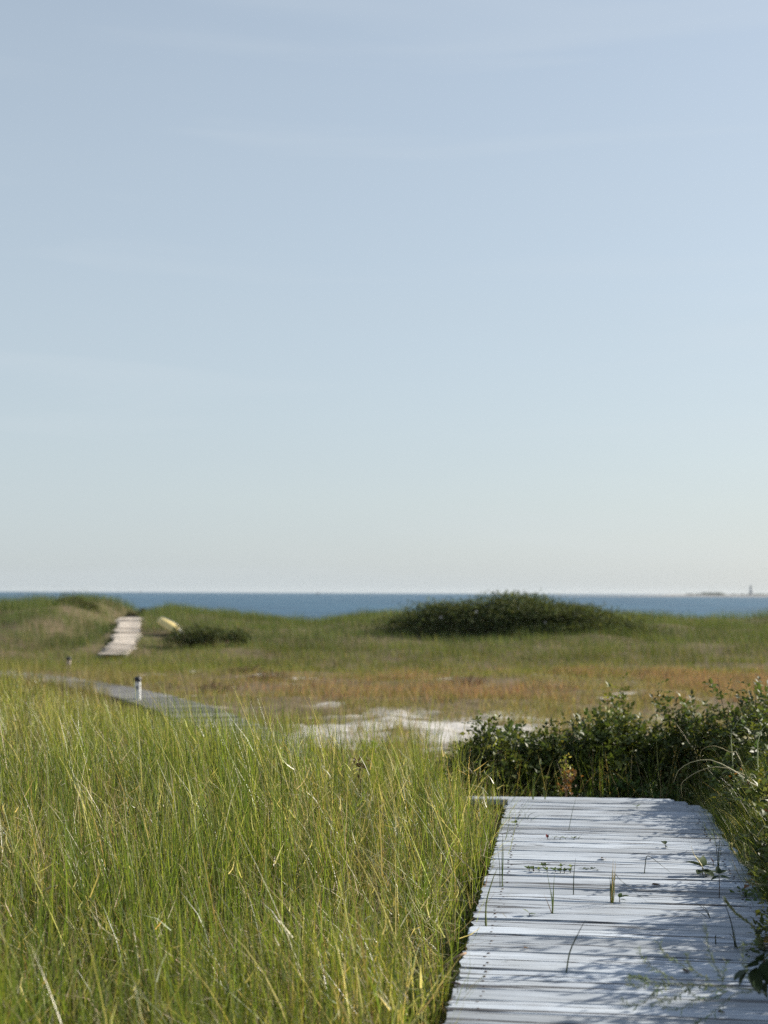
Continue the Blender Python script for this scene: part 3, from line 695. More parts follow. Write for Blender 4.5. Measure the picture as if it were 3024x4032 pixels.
shrub('rose_bush', px_x(515, 57), 57.2, .7, .6, .08, 'small dark bush with a pink bloom on the dune slope', 'bush', nst=34, nl=1600, leaf=.08, pal=FARROSE, wts=(4, 4, 3, 4), M=M_FARLEAF, leaflets=1, seed=82, shoots=1, sd=.02,
      flower=[(-.35, -.6, .22, M_PINK, .05)])
shrub('crest_shrub', px_x(305, 73.5), 73.2, .75, .5, .62, 'small dark shrub on the crest at the top of the ramp', 'bush', nst=30, nl=1300, leaf=.08, pal=[(.05, .05, .04), (.06, .07, .035)], wts=(3, 2), M=M_FARLEAF, leaflets=1, seed=83, shoots=3, sd=.02)
shrub('crest_shrub', px_x(180, 70), 69.5, 1.1, .8, 1.28, 'olive shrub on the highest dune hump at far left', 'bush', nst=36, nl=1500, leaf=.07, pal=[(.075, .085, .03), (.09, .10, .035), (.055, .065, .025)], wts=(3, 2, 2), M=M_FARLEAF, leaflets=1, seed=84, shoots=5, sd=.018)
for i, (pxx, yy, lab) in enumerate([(585, 41, 'small grey-brown twiggy shrub in the hollow left of centre'), (530, 44, 'low grey-brown shrub in the hollow nearest the ramp'), (1010, 39, 'small purple-brown twiggy shrub in the hollow right of centre'),
                          (470, 36.5, 'rusty low shrub beside the boardwalk in the hollow')]):
    shrub('twiggy_shrub', px_x(pxx, yy), yy, .7, .5, -.72 if i != 3 else -.78, lab, 'bush', group='twiggy shrubs in the hollow', nst=70, nl=420, leaf=.04, pal=[(.13, .095, .085), (.10, .075, .065), (.2, .12, .07)], wts=(3, 3, 2 if i != 3 else 6), M=M_FARLEAF, leaflets=1, seed=90+i, shoots=4, sd=.014)

# ------------------------------------------------------------------ marker posts by the lower boardwalk
M_WHITE = simple('white_post_paint', (.70, .70, .69), .5, .10, 30); M_BLACK = simple('black_cap_plastic', (.03, .032, .038), .4, .2, 30)
M_PINKW = simple('faded_post_wood', (.55, .44, .40), .7, .15, 20)
def post(u, v, y, mt, label, h):
    p_ = at_y(u, v, y); z = float(H(p_[0], p_[1]))
    t_ = thing('marker_post', (p_[0], p_[1], z-.05), label, 'post')
    mb_ = MB(); mb_.box(-.065, .065, -.05, .05, 0, h+.05, .93); a_ = mb_.build('post_body', mt, t_)
    md = a_.modifiers.new('b', 'BEVEL'); md.width = .01; md.segments = 2
    mb_ = MB(); mb_.lathe([(.07, h+.05), (.088, h+.06), (.088, h+.12), (.06, h+.155), (.02, h+.165)], 10); mb_.build('cap', M_BLACK, t_, True)
    mb_ = MB(); mb_.box(-.02, .02, -.058, -.045, h-.12, h-.05); mb_.build('reflector', M_BLACK, t_)
    return t_
post(541, 2766, 32.3, M_WHITE, 'short white marker post with black cap beside the hollow boardwalk', .52)
post(270, 2648, 46.0, M_PINKW, 'faded pinkish marker post with dark cap at far left', .34)

# yellow boat in the dune grass
M_YEL = simple('yellow_hull', (.78, .62, .26), .35, .08, 6, .5); M_BW = simple('white_boat_trim', (.74, .74, .70), .4, .08, 6)
def boat():
    c_ = at_y(664, 2466, 60.2); z = float(H(c_[0], c_[1]))
    t_ = thing('small_boat', (c_[0], c_[1], c_[2]-.16), 'small upturned yellow boat with white stern lying in the dune grass', 'boat')
    mb_ = MB(); n_ = 12; S_ = 10; v = []; f = []
    for i in range(S_+1):
        s = i/S_; wd = .36*math.sin(math.pi*min(1, .08+s*.62))**.7; dp = .36*(.45+.55*math.sin(math.pi*min(1, .1+s*.6)))
        for k in range(n_+1):
            a_ = math.pi*k/n_; v.append((-.95+1.75*s, math.cos(a_)*wd, math.sin(a_)**.8*dp+.10*(1-s)**2))
    for i in range(S_):
        for k in range(n_): f.append([i*(n_+1)+k, i*(n_+1)+k+1, (i+1)*(n_+1)+k+1, (i+1)*(n_+1)+k])
    mb_.add(v, f); hull = mb_.build('hull', M_YEL, t_, True); md = hull.modifiers.new('s', 'SOLIDIFY'); md.thickness = .02
    mb_ = MB(); e = [v[S_*(n_+1)+k] for k in range(n_+1)]; mb_.add([(x+.012, y, z_) for x, y, z_ in e]+[(x+.14, y*.96, z_*.96) for x, y, z_ in e],
        [[k, k+1, n_+2+k, n_+1+k] for k in range(n_)]+[[n_+1+k for k in range(n_+1)]]); mb_.build('stern', M_BW, t_)
    mb_ = MB(); mb_.tube([(-.95+1.75*s, 0, .37*(.45+.55*math.sin(math.pi*min(1, .1+s*.6)))+.10*(1-s)**2+.012) for s in (0.05, .2, .4, .6, .8, 1)], .018, 6); mb_.build('keel', M_BW, t_)
    t_.rotation_euler = (R(-8), R(24), R(-24)); t_.scale = (.66, .95, 1.0)
boat()

# ------------------------------------------------------------------ far shore and things at sea
M_ISL = simple('far_shore_sand', (.21, .21, .215), .95, .15, .02); M_TREE = simple('far_tree_mass', (.10, .12, .105), .9, .3, .2)
YI = 2800.0
def isl_x(u): return (u-1512)/FPX*YI
ix = np.linspace(isl_x(2180), isl_x(3900), 160); iy = np.linspace(YI, YI+420, 20)
IX, IY = np.meshgrid(ix, iy)
uu = IX/YI*FPX+1512
prof = np.interp(uu, [2180, 2320, 2550, 2650, 2760, 3024, 3600, 3900], [-.3, 1.0, 1.8, 2.4, 4.2, 4.4, 4.0, -.3])
IZ = SEA-.3+(prof+.3)*np.sin(np.clip((IY-YI)/420, 0, 1)*math.pi)**.45*(.85+.3*fbm(IX, IY, 90, 77))
ii = np.arange(IX.size).reshape(IX.shape)
tag(mesh_np('far_shore', np.stack([IX.ravel(), IY.ravel(), IZ.ravel()], 1), np.stack([ii[:-1, :-1], ii[:-1, 1:], ii[1:, 1:], ii[1:, :-1]], -1).reshape(-1, 4), M_ISL, smooth_shade=True),
    'low sandy spit of land on the horizon at right', 'land', kind='structure')
mb_ = MB()
for k in range(150):
    u = rng.choice([rng.uniform(2745, 2845), rng.uniform(2880, 3100), rng.uniform(2700, 2900), rng.uniform(3100, 3600)], p=[.4, .3, .1, .2])
    y = YI+rng.uniform(120, 300); x = isl_x(u)*y/YI; r0 = rng.uniform(4, 9); hh = rng.uniform(3.2, 5.2)*(1.25 if 2770 < u < 2842 else .8)
    z0 = SEA+3.0; v = [(x, y, z0+hh)]; f = []
    for a_, zz in ((.55, .8), (1, .3), (.9, -.6)):
        for j in range(7): v.append((x+r0*a_*math.cos(j*.898)*rng.uniform(.8, 1.2), y+r0*a_*math.sin(j*.898), z0+hh*zz*rng.uniform(.85, 1.15)))
    f += [[0, 1+j, 1+(j+1) % 7] for j in range(7)]
    for q in (0, 7): f += [[1+q+j, 8+q+j, 8+q+(j+1) % 7, 1+q+(j+1) % 7] for j in range(7)]
    mb_.add(v, f)
tag(mb_.build('far_wood', M_TREE), 'distant dark line of trees on the spit of land', 'trees', kind='stuff')
M_TOW = simple('far_tower_paint', (.42, .44, .46), .8, .05, .1)
tw = thing('lighthouse', (isl_x(2956)*(YI+150)/YI, YI+150, SEA+2.5), 'faint pale lighthouse tower above the trees on the horizon', 'lighthouse')
mb_ = MB(); mb_.lathe([(3.4, 0), (2.3, 17)], 14); mb_.build('tower_shaft', M_TOW, tw, True)
mb_ = MB(); mb_.lathe([(2.4, 17), (3.2, 17.3), (3.2, 17.9), (2.2, 18)], 14); mb_.build('gallery', M_TREE, tw)
mb_ = MB(); mb_.lathe([(1.7, 18), (1.7, 20.6), (2.0, 20.7), (.2, 22.6)], 12); mb_.build('lantern_room', M_TOW, tw)
sb = thing('sailboat', ((556-1512)/FPX*5200, 5200, SEA), 'tiny white sailboat on the horizon at left', 'sailboat')
mb_ = MB(); mb_.add([(-4, 0, 1.2), (4.5, 0, 1.5), (0, -1.3, 1.2), (0, 1.3, 1.2), (-3, 0, -.2), (3, 0, -.2)], [[0, 2, 1], [0, 1, 3], [0, 4, 5, 2], [2, 5, 1], [0, 3, 5, 4], [3, 1, 5]]); mb_.build('hull', M_BW, sb)
mb_ = MB(); mb_.add([(-3.4, 0, 2.2), (.3, -.3, 2.0), (.4, 0, 12), (-1.2, -.5, 6)], [[0, 1, 3], [1, 2, 3], [0, 3, 2]]); mb_.build('mainsail', M_BW, sb)
mb_ = MB(); mb_.add([(.7, 0, 2.2), (4.2, 0, 1.9), (.6, 0, 10), (1.6, -.4, 4.5)], [[0, 1, 3], [1, 2, 3], [0, 3, 2]]); mb_.build('jib', M_BW, sb)
mb_ = MB(); mb_.tube([(.45, 0, 1), (.45, 0, 12.6)], .1, 5); mb_.build('mast', M_BLACK, sb)
sh = thing('fishing_vessel', ((1253-1512)/FPX*6000, 6000, SEA), 'tiny dark vessel on the horizon near the centre', 'ship')
mb_ = MB(); mb_.add([(-9, -2.4, 2.2), (8, -2.4, 2.6), (11, 0, 3.6), (8, 2.4, 2.6), (-9, 2.4, 2.2), (-8, -1.8, -.4), (8, -1.8, -.4), (8, 1.8, -.4), (-8, 1.8, -.4)],
    [[0, 1, 2, 3, 4], [0, 5, 6, 1], [1, 6, 2], [2, 6, 7], [2, 7, 3], [3, 7, 8, 4], [4, 8, 5, 0]]); mb_.build('hull', M_BLACK, sh)
mb_ = MB(); mb_.box(-5, 1, -1.7, 1.7, 2.3, 5.8, .85); mb_.build('wheelhouse', M_TOW, sh)
mb_ = MB(); mb_.tube([(3, 0, 2.4), (3, 0, 9)], .15, 5); mb_.build('mast', M_BLACK, sh)

# ------------------------------------------------------------------ plants growing through the planks
G1, G2, G3, ST, DK = (.13, .19, .045), (.085, .125, .035), (.19, .22, .055), (.52, .44, .27), (.045, .065, .03)
def c3(x, y): return (1700+x*.798, 3050+y*.798)          # pixels of the deck crop -> photo pixels
def deck_stalk(name, base, tips, label, cat='grass tuft', group=None, part='blade'):
    """base and tip points in crop pixels; every strand starts in the gap at the base"""
    b = on_z(*c3(*base), 0.0); y = b[1]; S_ = []
    for pts, wd, col in tips:
        off = rng.normal(0, .004, 2)
        P = [np.array([b[0]+off[0], y+off[1]*.5, -.03])] + [at_y(*c3(*q), y+rng.normal(0, .02)) for q in pts]
        S_.append((P, wd, col))
    return stalk_obj(name, S_, label, cat, group, parent_at=(b[0], y, -.03), part=part)
TG = 'grass growing up between the planks'
deck_stalk('grass_tuft', (597, 682), [([(598, 600), (606, 488)], .005, G1), ([(590, 600), (560, 438)], .004, G1), ([(575, 640), (553, 588)], .004, (.24, .18, .13)), ([(600, 620), (602, 545)], .006, G3), ([(594, 640), (590, 570)], .005, G2)],
           'thin green tuft with pale tips left of centre on the boardwalk', group=TG)
deck_stalk('grass_tuft', (886, 630), [([(884, 560), (878, 502)], .006, DK), ([(892, 540), (895, 418)], .006, ST), ([(898, 550), (908, 425)], .005, ST), ([(888, 560), (890, 470)], .006, G2), ([(895, 570), (900, 480)], .006, G1), ([(881, 590), (880, 530)], .006, G2), ([(900, 590), (902, 505)], .005, (.30, .26, .12)),
           ([(905, 500), (930, 520), (1072, 636)], .0035, DK)], 'straw topped grass clump in the middle of the boardwalk with a fallen blade', group=TG)
deck_stalk('grass_stalk', (697, 592), [([(701, 500), (710, 412)], .005, DK)], 'single dark upright blade between the two tufts', 'grass blade')
deck_stalk('grass_tuft', (346, 550), [([(347, 420), (351, 288)], .006, G2), ([(335, 450), (322, 350)], .004, G2), ([(352, 440), (354, 330)], .004, G1)], 'tall upright blades near the left edge halfway down the boardwalk', group=TG)
deck_stalk('grass_tuft', (262, 738), [([(268, 640), (300, 520), (327, 455)], .007, G3), ([(264, 690), (272, 600)], .004, G1)], 'yellow-green leaning blades at the left edge of the boardwalk', group=TG)
deck_stalk('grass_stalk', (659, 976), [([(680, 880), (720, 790), (757, 718)], .006, DK), ([(676, 890), (712, 795)], .003, G2)], 'long dark blade leaning right in the lower middle of the boardwalk', 'grass blade')
deck_stalk('bent_stalk', (1052, 487), [([(1054, 440), (1060, 404), (1080, 406), (1130, 445), (1190, 491)], .005, DK)], 'dark stalk bent over in a hook on the right half of the boardwalk', 'grass stalk')
deck_stalk('grass_tuft', (1414, 474), [([(1405, 370), (1380, 210)], .004, DK), ([(1416, 380), (1424, 285)], .005, DK), ([(1420, 420), (1432, 330)], .003, G2)], 'two tall dark blades at the right edge of the boardwalk', group=TG)
deck_stalk('grass_tuft', (1386, 706), [([(1350, 670), (1280, 615)], .004, DK), ([(1360, 672), (1330, 640)], .004, DK), ([(1340, 690), (1288, 670)], .003, DK)], 'splayed dark blades lying low toward the left near the right edge', group=TG)
deck_stalk('grass_stalk', (675, 277), [([(692, 190), (716, 100)], .0035, G2)], 'thin upright blade near the far end of the boardwalk', 'grass blade')
deck_stalk('grass_tuft', (500, 124), [([(502, 60), (512, -18)], .006, G1), ([(497, 70), (500, 0)], .005, G3), ([(505, 80), (516, -35)], .004, G1)], 'tall pale green blades at the far end of the boardwalk', group=TG)
deck_stalk('grass_tuft', (558, 122), [([(552, 80), (545, 62), (538, 80)], .005, G1), ([(566, 90), (580, 55)], .005, G3)], 'short curled blades at the far end beside the tall pale ones', group=TG)
deck_stalk('grass_tuft', (470, 222), [([(480, 200), (517, 184)], .004, G2), ([(462, 205), (455, 170)], .003, G2), ([(500, 215), (538, 198)], .003, G1)], 'small sparse blades near the far left of the boardwalk', group=TG)
deck_stalk('grass_tuft', (1504, 850), [([(1480, 740), (1440, 620)], .006, DK), ([(1490, 810), (1466, 782)], .005, DK), ([(1496, 800), (1490, 742)], .003, G2)], 'dark upright stalk with side leaf near the lower right edge', group=TG)
deck_stalk('grass_stalk', (1403, 830), [([(1400, 805), (1404, 786)], .006, DK)], 'very short dark blade above the feathery sprig', 'grass blade')
deck_stalk('straw_stalk', (1372, 502), [([(1330, 445), (1295, 395), (1280, 350)], .005, (.6, .55, .38))], 'pale curved straw leaning over the leafy seedling', 'straw')

# leafy seedlings: leaves are parts
def leaf_mesh(name, ln, wd, n_=5, fold=.16, droop=.2, col=(.05, .08, .03)):
    V = []; Fc = []
    for i in range(n_+1):
        s = i/n_; w_ = wd*.5*math.sin(math.pi*(s**.8))**.8 if 0 < i < n_ else .0008
        z = -droop*ln*s*s
        V += [(ln*s, -w_, z+fold*w_), (ln*s, 0, z), (ln*s, w_, z+fold*w_)]
    for i in range(n_):
        a_ = i*3
        Fc += [[a_, a_+3, a_+4, a_+1], [a_+1, a_+4, a_+5, a_+2]]
    me = mesh_np(name, V, Fc, M_DULL, np.tile(np.array(col), (len(V), 1)), link=False, smooth_shade=True)
    return me
LM = {k: leaf_mesh('leaf', .06, .036, col=c_) for k, c_ in dict(dark=(.035, .055, .022), mid=(.06, .10, .03), lime=(.20, .24, .06), rust=(.22, .09, .035), red=(.25, .05, .05), dead=(.10, .065, .045)).items()}
def seedling(u, v, lst, label, cat='seedling', z=0.0, stem=.03, group=None, y=None):
    b = on_z(u, v, z); t_ = thing('seedling', (b[0], b[1], z-.02), label, cat, group)
    mb_ = MB(); mb_.tube([(0, 0, 0), (.003, .002, .02+stem*.6), (0, 0, .02+stem)], [.0025, .002, .0015], 5); mb_.build('stem', M_BARK, t_)
    for az, up, sc, k, hz in lst:
        o_ = obj_from('leaf', LM[k], t_); o_.location = (0, 0, .02+stem*hz); o_.scale = (sc, sc, sc); o_.rotation_euler = (rng.normal(0, .25), -R(up), R(az))
    return t_
seedling(*c3(1335, 500), [(170, 25, 1.5, 'dark', 1), (20, 15, 1.4, 'dark', 1), (100, 40, 1.5, 'dark', 1), (-60, -5, 1.5, 'dark', .7), (-120, 5, 1.3, 'dark', .6), (60, 50, 1.2, 'mid', 1), (-20, 10, 1.1, 'dark', .5)], 'dark leafy seedling on the right half of the boardwalk', stem=.05)
seedling(*c3(1418, 600), [(150, 20, .9, 'dark', 1), (30, 25, .9, 'dark', 1), (90, 50, .8, 'dark', 1), (200, -10, .8, 'dark', .9), (-20, 0, .9, 'mid', .9)], 'thin dark seedling on a tall stem at the right edge', stem=.11)
seedling(*c3(925, 628), [(10, 20, .9, 'dark', 1), (60, 40, .6, 'mid', 1), (-30, 10, .6, 'dark', .6)], 'small dark leaves beside the straw topped clump', stem=.02)
seedling(*c3(415, 250), [(160, 15, .7, 'lime', 1), (20, 15, .7, 'lime', 1), (80, 40, .5, 'mid', 1)], 'tiny bright green seedling near the far left of the boardwalk', stem=.015)
seedling(*c3(480, 695), [(150, 35, .6, 'lime', 1), (10, 10, .6, 'mid', .5)], 'tiny lime seedling on the lower left of the boardwalk', stem=.012)
seedling(*c3(1012, 168), [(150, 30, .7, 'mid', 1), (30, 30, .6, 'lime', 1)], 'lone tiny seedling near the far end right of centre', stem=.015)
seedling(*c3(1152, 360), [(80, 30, .7, 'dark', 1), (-70, 10, .6, 'dark', .4), (160, 40, .5, 'dark', 1)], 'lone black-green seedling on the right half of the far planks', stem=.02)
seedling(*c3(1388, 450), [(100, 40, .7, 'rust', 1), (20, 30, .6, 'dark', 1), (190, 20, .6, 'rust', .6)], 'small rusty seedling beside the right edge blades', stem=.02)
seedling(*c3(570, 322), [(100, 60, .45, 'red', 1), (60, 50, .4, 'mid', 1)], 'tiny red leaved seedling in a far plank gap', stem=.012)
RW = 'tiny weeds lined along plank gaps'
for i, (a_, b_) in enumerate([(605, 320), (632, 322), (658, 322), (700, 322), (722, 322)]):
    seedling(*c3(a_, b_), [(160, 35, .4, 'mid', 1), (20, 35, .4, 'lime', 1)], 'tiny green weed in the row along a far plank gap', group='weeds along the far plank gap', stem=.01)
for i in range(13):
    a_ = 470+i*18+rng.normal(0, 9); b_ = 470+i*1.0 + rng.choice([-14, 6, 8])
    seedling(*c3(a_, b_), [(rng.uniform(120, 200), 30, .55, 'mid', 1), (rng.uniform(-30, 50), 30, .55, 'dark', 1), (rng.uniform(60, 110), 45, .4, 'lime', 1)], 'small green weed in the dense row left of centre on the boardwalk', group='weeds in the dense row left of centre', stem=.012)
for i in range(5):
    a_ = 745+i*18; seedling(*c3(a_, 470+rng.normal(0, 2)), [(rng.uniform(120, 200), 20, .35, 'dark', 1), (rng.uniform(-30, 50), 20, .35, 'dark', 1)], 'very small weed in the sparse row at the middle of the boardwalk', group='sparse weeds mid boardwalk', stem=.006)

# fallen leaves and sticks lying on the deck
def fallen(u, v, k, sc, az, label):
    b = on_z(u, v, 0.0); o_ = obj_from('fallen_leaf', LM[k]); o_.location = (b[0], b[1], .012); o_.scale = (sc, sc, sc*.8); o_.rotation_euler = (.25, 0, R(az)); tag(o_, label, 'leaf')
fallen(*c3(855, 424), 'dead', .9, 100, 'dark dead leaf lying mid boardwalk left of the hooked stalk')
fallen(*c3(1085, 553), 'dead', .8, 5, 'curled dark leaf lying right of the straw topped clump')
fallen(*c3(453, 868), 'dead', .45, 30, 'tan dead leaf speck lying on the lower left planks')
fallen(*c3(1245, 985), 'dead', .9, 60, 'dark dead leaf under the feathery sprig')
fallen(*c3(1410, 1186), 'dead', .5, 10, 'small dark leaf near the bottom right of the boardwalk')
M_TWIG = simple('dry_twig', (.40, .27, .18), .7, .25, 30); M_DTWIG = simple('dark_twig', (.085, .06, .06), .7, .25, 30)
def stick(p0, p1, r0, M, label):
    t_ = (p1-p0); mb_ = MB(); mb_.tube([(0, 0, 0), tuple(t_*.35+np.array([0, 0, .006])), tuple(t_*.7+np.array([0, .01, .004])), tuple(t_)], [r0, r0*.95, r0*.8, r0*.5], 6)
    o_ = mb_.build('stick', M, None, True); o_.location = p0; tag(o_, label, 'stick')
a_ = on_z(*c3(170, 880), .01); stick(a_, at_y(*c3(58, 945), a_[1]-.03), .0055, M_TWIG, 'pale tan stick poking from the grass at the left boardwalk edge')
a_ = on_z(*c3(140, 1033), .008); stick(a_, at_y(*c3(62, 1036), a_[1]), .005, M_DTWIG, 'dark twig lying across the left boardwalk edge near the bottom')

# arching pale stalks in front of the right-hand shrubs
def c1(x, y): return (2500+x*.3158, 2700+y*.3158)
def arch(pts, y, wd, col, label, name='arching_stalk', yroot=None):
    P = [at_y(*c1(*q), y) for q in pts]
    g = P[0].copy(); g[2] = float(H(g[0], g[1]))-.01; g[0] += .05
    P = [g]+P
    stalk_obj(name, [(P, wd, col)], label, 'grass stalk', M=M_STRAW)
arch([(1650, 1420), (1430, 1200), (1200, 1040), (940, 925), (700, 955), (540, 1060), (483, 1205)], 8.9, .007, (.50, .47, .30), 'upper pale grass stalk arching over the rear right corner of the boardwalk')
arch([(1600, 1340), (1300, 1085), (1020, 1012), (800, 1065), (640, 1160), (575, 1240), (592, 1385)], 9.1, .006, (.46, .42, .26), 'lower pale grass stalk arching down to the rear right planks')
arch([(1330, 960), (1180, 830), (1000, 752), (870, 775), (820, 830), (810, 970)], 9.4, .005, (.44, .40, .22), 'thin hooked straw stalk above the two arching stalks')
arch([(1530, 960), (1550, 640), (1600, 530), (1658, 480)], 8.6, .007, (.42, .46, .28), 'broad pale blade curving up at the right frame edge')
arch([(1200, 690), (1230, 540), (1300, 420), (1390, 372)], 9.6, .006, (.40, .44, .27), 'pale curved blade on the shrub top near the right edge')
arch([(1760, 1480), (1620, 1380), (1480, 1290), (1330, 960), (1270, 760)], 8.4, .005, (.25, .28, .10), 'long green stem leaning left among the right shrubs')
arch([(1700, 1800), (1560, 1820), (1530, 1870), (1540, 1880)], 7.6, .006, (.50, .46, .30), 'pale drooping straw at the middle right edge')
arch([(765, 860), (690, 740), (560, 540), (440, 440), (0, 470)], 11.3, .004, (.36, .31, .17), 'dry stem slanting across the hedge behind the boardwalk')
arch([(330, 1320), (290, 1040), (265, 600)], 10.95, .005, (.22, .26, .09), 'upright green stem in front of the hedge at the boardwalk end')

# rusty dead plant and yellow-green sprig in the hedge centre
def c6(x, y): return (1750+x*.5124, 2680+y*.5124)
def leafy_spray(name, y, path, n_, ln, pal, label, cat, spread=.05):
    P = bez([at_y(*c6(*q), y) for q in path], 24); b = P[0].copy(); b[2] = min(b[2], float(H(b[0], b[1])))
    P = np.vstack([b[None], P]); t_ = thing(name, b, label, cat); mb_ = MB(); mb_.tube([tuple(p-b) for p in P], [.004]*len(P), 5); mb_.build('stem', M_TWIG, t_)
    i = rng.integers(len(P)//4, len(P), n_); cen = P[i]-b+rng.normal(0, spread, (n_, 3))*np.array([1, 1, .6]); ls = ln*rng.uniform(.6, 1.3, n_)
    v, f, c = leaves(cen, unit(n_)+np.array([0, 0, .3]), unit(n_)+np.array([0, 0, .6]), ls, ls*.5, pick(pal, [1]*len(pal), n_))
    fo = mesh_np('foliage', v, f, M_LEAF, c, t_); fo['kind'] = 'stuff'
leafy_spray('dead_plant', 10.95, [(930, 855), (945, 780), (960, 700)], 90, .035, [(.26, .13, .05), (.32, .17, .07), (.18, .09, .04)], 'rusty brown dead plant at the centre of the hedge foot', 'dead plant', .035)
leafy_spray('yellow_sprig', 10.98, [(940, 800), (935, 680), (930, 590)], 70, .028, [(.34, .34, .08), (.24, .27, .07), (.40, .36, .12)], 'yellow-green sprig above the rusty dead plant', 'sprig', .024)
def c7(x, y): return (1000+x*.6028, 2800+y*.6028)
def goldenrod():
    b = at_y(*c7(765, 330), 12.2); z = float(H(b[0], b[1])); t_ = thing('goldenrod', (b[0], b[1], z), 'bright yellow-green bushy weed at the top of the grass near centre', 'weed')
    hh = at_y(*c7(765, 205), 12.2)[2]-z; mb_ = MB()
    for k in range(6):
        a_ = k*1.05; mb_.tube([(0, 0, 0), (.03*math.cos(a_), .03*math.sin(a_), hh*.6), (.09*math.cos(a_), .06*math.sin(a_), hh*rng.uniform(.85, 1))], [.004, .003, .002], 4)
    mb_.build('stem', M_BARK, t_)
    n_ = 420; cen = np.stack([rng.normal(0, .075, n_), rng.normal(0, .05, n_), hh*rng.uniform(.55, 1.0, n_)], 1)
    v, f, c = leaves(cen, unit(n_)+np.array([0, 0, .9]), unit(n_), rng.uniform(.03, .06, n_), rng.uniform(.006, .010, n_), pick([(.17, .25, .04), (.23, .30, .05), (.28, .30, .06)], [2, 2, 1], n_))
    fo = mesh_np('foliage', v, f, M_LEAF, c, t_); fo['kind'] = 'stuff'
goldenrod()
def deadhead():
    b = at_y(*c7(690, 345), 9.6); z = float(H(b[0], b[1])); t_ = thing('dead_thistle', (b[0], b[1], z), 'dark brown dried thistle standing in the grass near centre', 'thistle')
    hh = b[2]-z; mb_ = MB(); mb_.tube([(.02, 0, 0), (.01, 0, hh*.6), (0, 0, hh)], [.004, .003, .003], 5); mb_.build('stem', M_DTWIG, t_)
    n_ = 46; v, f, c = leaves(rng.normal(0, .018, (n_, 3))*np.array([1, 1, 1.3])+np.array([0, 0, hh]), unit(n_), unit(n_), rng.uniform(.025, .045, n_), rng.uniform(.010, .016, n_), pick([(.07, .035, .02), (.11, .055, .03)], [1, 1], n_))
    fo = mesh_np('bract', v, f, M_LEAF, c, t_); fo['kind'] = 'stuff'
deadhead()

# feathery sprig hanging over the lower right planks
def c2(x, y): return (2400+x*.3761, 3300+y*.3761)
def sprig():
    SY = 4.75
    main = [[(2300, 1900), (1900, 1720), (1560, 1600), (1240, 1560), (900, 1540), (640, 1530), (430, 1510), (330, 1460), (220, 1450)],
            [(1050, 1480), (900, 1400), (820, 1290), (800, 1210)], [(870, 1400), (740, 1320), (640, 1260), (560, 1190), (490, 1060)],
            [(700, 1490), (560, 1420), (420, 1340), (350, 1270), (280, 1130)], [(1190, 1500), (1130, 1390), (1060, 1230), (1020, 1080), (1015, 900)],
            [(1180, 1520), (1200, 1400), (1225, 1270)], [(640, 1530), (480, 1620), (330, 1740), (210, 1750), (110, 1690)], [(900, 1540), (760, 1620), (640, 1690), (430, 1740)],
            [(1240, 1600), (1060, 1680), (900, 1690), (740, 1790), (520, 1770)], [(1500, 1610), (1300, 1640), (1120, 1800), (980, 1900), (880, 1940)], [(1560, 1600), (1480, 1500), (1400, 1300), (1395, 1080)],
            [(430, 1510), (300, 1560), (160, 1500)], [(1240, 1560), (1100, 1600), (960, 1570)], [(800, 1540), (860, 1640), (1020, 1700)], [(540, 1530), (470, 1610), (500, 1680), (700, 1680)]]
    root = at_y(*c2(2300, 1900), SY); root[0] += .05; root[2] = float(H(root[0], root[1]))
    t_ = thing('feathery_sprig', root, 'feathery grey-green sprig spreading over the bottom right planks', 'sprig')
    cen, dr, col_ = [], [], []
    for j, pts in enumerate(main):
        P = bez([at_y(*c2(*q), SY+.03*math.sin(j*2.1+i*.8)) for i, q in enumerate(pts)], 40)
        if j == 0: P = np.vstack([root[None], P])
        mb_ = MB(); mb_.tube([tuple(p-root) for p in P[::3]], np.linspace(.003 if j == 0 else .0017, .0009, len(P[::3])), 4); mb_.build('branch', M_SPRIG, t_)
        seg = np.linalg.norm(np.diff(P, axis=0), axis=1).sum(); n_ = int(seg/.0065)
        for q in range(n_):
            s = q/n_; k = min(len(P)-2, int(s*(len(P)-1))); d = P[k+1]-P[k]; d = d/(np.linalg.norm(d)+1e-9)
            if j == 0 and s < .45: continue
            side = np.array([-d[2], 0, d[0]])*(1 if q % 2 else -1)
            cen.append(P[k]-root); dr.append(d*.9+side*rng.uniform(.2, .8)+rng.normal(0, .25, 3))
    n_ = len(cen); v, f, c = leaves(np.array(cen), np.array(dr), unit(n_)+np.array([0, -.5, .5]), rng.uniform(.014, .030, n_), rng.uniform(.0032, .0056, n_), pick([(.15, .19, .11), (.11, .15, .08), (.20, .24, .15)], [3, 3, 3], n_))
    fo = mesh_np('foliage', v, f, M_LEAF, c, t_); fo['kind'] = 'stuff'
M_SPRIG = simple('sprig_stem', (.16, .17, .10), .6, .2, 30)
sprig()
# a second, seed-laden stem lying along the right edge
def plume(Y0, pts, label, n_=240, k0=10):
    P = bez([at_y(*c2(*q), Y0) for q in pts], 40); root = P[0].copy(); root[2] = float(H(root[0], root[1])); P = np.vstack([root[None], P])
    t_ = thing('seed_plume', root, label, 'grass stalk', 'seed plumes on the right edge')
    mb_ = MB(); mb_.tube([tuple(p-root) for p in P[::3]], np.linspace(.0035, .0012, len(P[::3])), 5); mb_.build('stem', M_SPRIG, t_)
    k = rng.integers(k0, len(P)-1, n_); d = P[k]-P[k-1]; d /= np.linalg.norm(d, axis=1)[:, None]
    v, f, c = leaves(P[k]-root, d+unit(n_)*.45, unit(n_), rng.uniform(.014, .03, n_), rng.uniform(.003, .006, n_), pick([(.45, .44, .27), (.34, .36, .18), (.26, .30, .13)], [2, 2, 2], n_))
    fo = mesh_np('seed_spike', v, f, M_STRAW, c, t_); fo['kind'] = 'stuff'
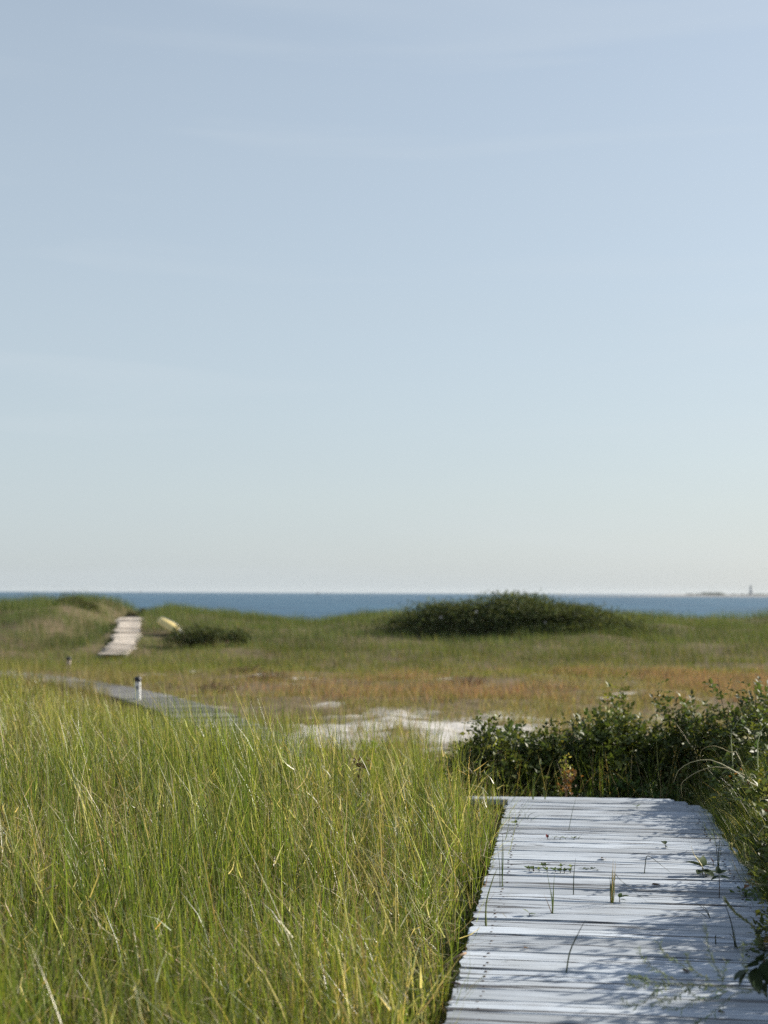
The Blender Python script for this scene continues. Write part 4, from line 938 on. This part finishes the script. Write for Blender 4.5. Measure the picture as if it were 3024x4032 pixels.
plume(6.1, [(1900, 1420), (1640, 1180), (1500, 930), (1330, 790), (1215, 650)], 'pale seed plume trailing down over the lower right boardwalk edge')
plume(6.9, [(1950, 620), (1700, 400), (1500, 320), (1390, 250), (1290, 130), (1275, 80)], 'pale seed plume arching back at the middle right edge')
plume(6.9, [(1900, 520), (1720, 420), (1480, 280), (1420, 200), (1410, 90)], 'upright tan seed plume at the middle right edge', 160)
plume(6.5, [(1950, 760), (1700, 520), (1560, 490), (1440, 440)], 'short drooping seed plume at the right frame edge', 120)
# broad-leaved plant at the lower right corner: every leaf a part
def broadleaf():
    Y0 = 5.05; root = at_y(*c2(1760, 1640), Y0); root[2] = float(H(root[0], root[1])); t_ = thing('broadleaf_plant', root, 'dark broad-leaved plant at the lower right frame edge', 'plant')
    L0 = leaf_mesh('leaf', .085, .055, 7, .2, .25, (.028, .045, .018))
    top = at_y(*c2(1610, 1260), Y0)-root
    mb_ = MB(); mb_.tube([(0, 0, 0), tuple(top*.55+np.array([.02, 0, .03])), tuple(top)], [.005, .004, .003], 6); mb_.build('stem', M_BARK, t_)
    for (x0, y0), (x1, y1), sc in [((1560, 1330), (1370, 1310), .9), ((1470, 1370), (1290, 1440), .85), ((1540, 1350), (1520, 1630), 1.25), ((1600, 1290), (1545, 1190), .7), ((1610, 1290), (1700, 1400), 1.0), ((1620, 1300), (1640, 1560), 1.1), ((1440, 1400), (1330, 1520), .7), ((1650, 1500), (1600, 1660), .9), ((1620, 1220), (1690, 1120), .8)]:
        a_ = at_y(*c2(x0, y0), Y0+rng.normal(0, .02)); b_ = at_y(*c2(x1, y1), Y0+rng.normal(-.03, .03)); d = Vector(b_-a_)
        o_ = obj_from('leaf', L0, t_); o_.location = a_-root; s = d.length/.085; o_.scale = (s, sc, sc)
        q = d.to_track_quat('X', 'Z'); o_.rotation_euler = (q @ __import__('mathutils').Quaternion((1, 0, 0), rng.normal(0.5, .3))).to_euler()
broadleaf()

# ------------------------------------------------------------------ sea haze
Mh, n, L, o = mat('sea_haze'); pv = n.new('ShaderNodeVolumePrincipled'); pv.inputs['Color'].default_value = (.80, .86, .92, 1); pv.inputs['Density'].default_value = 2.2e-5; pv.inputs['Anisotropy'].default_value = 0.2
L(pv.outputs[0], o.inputs['Volume'])
mb_ = MB(); mb_.box(-9500, 9500, -120, 14500, SEA-2.5, 28); tag(mb_.build('haze', Mh), 'thin pale sea haze in the air', 'haze', kind='stuff')
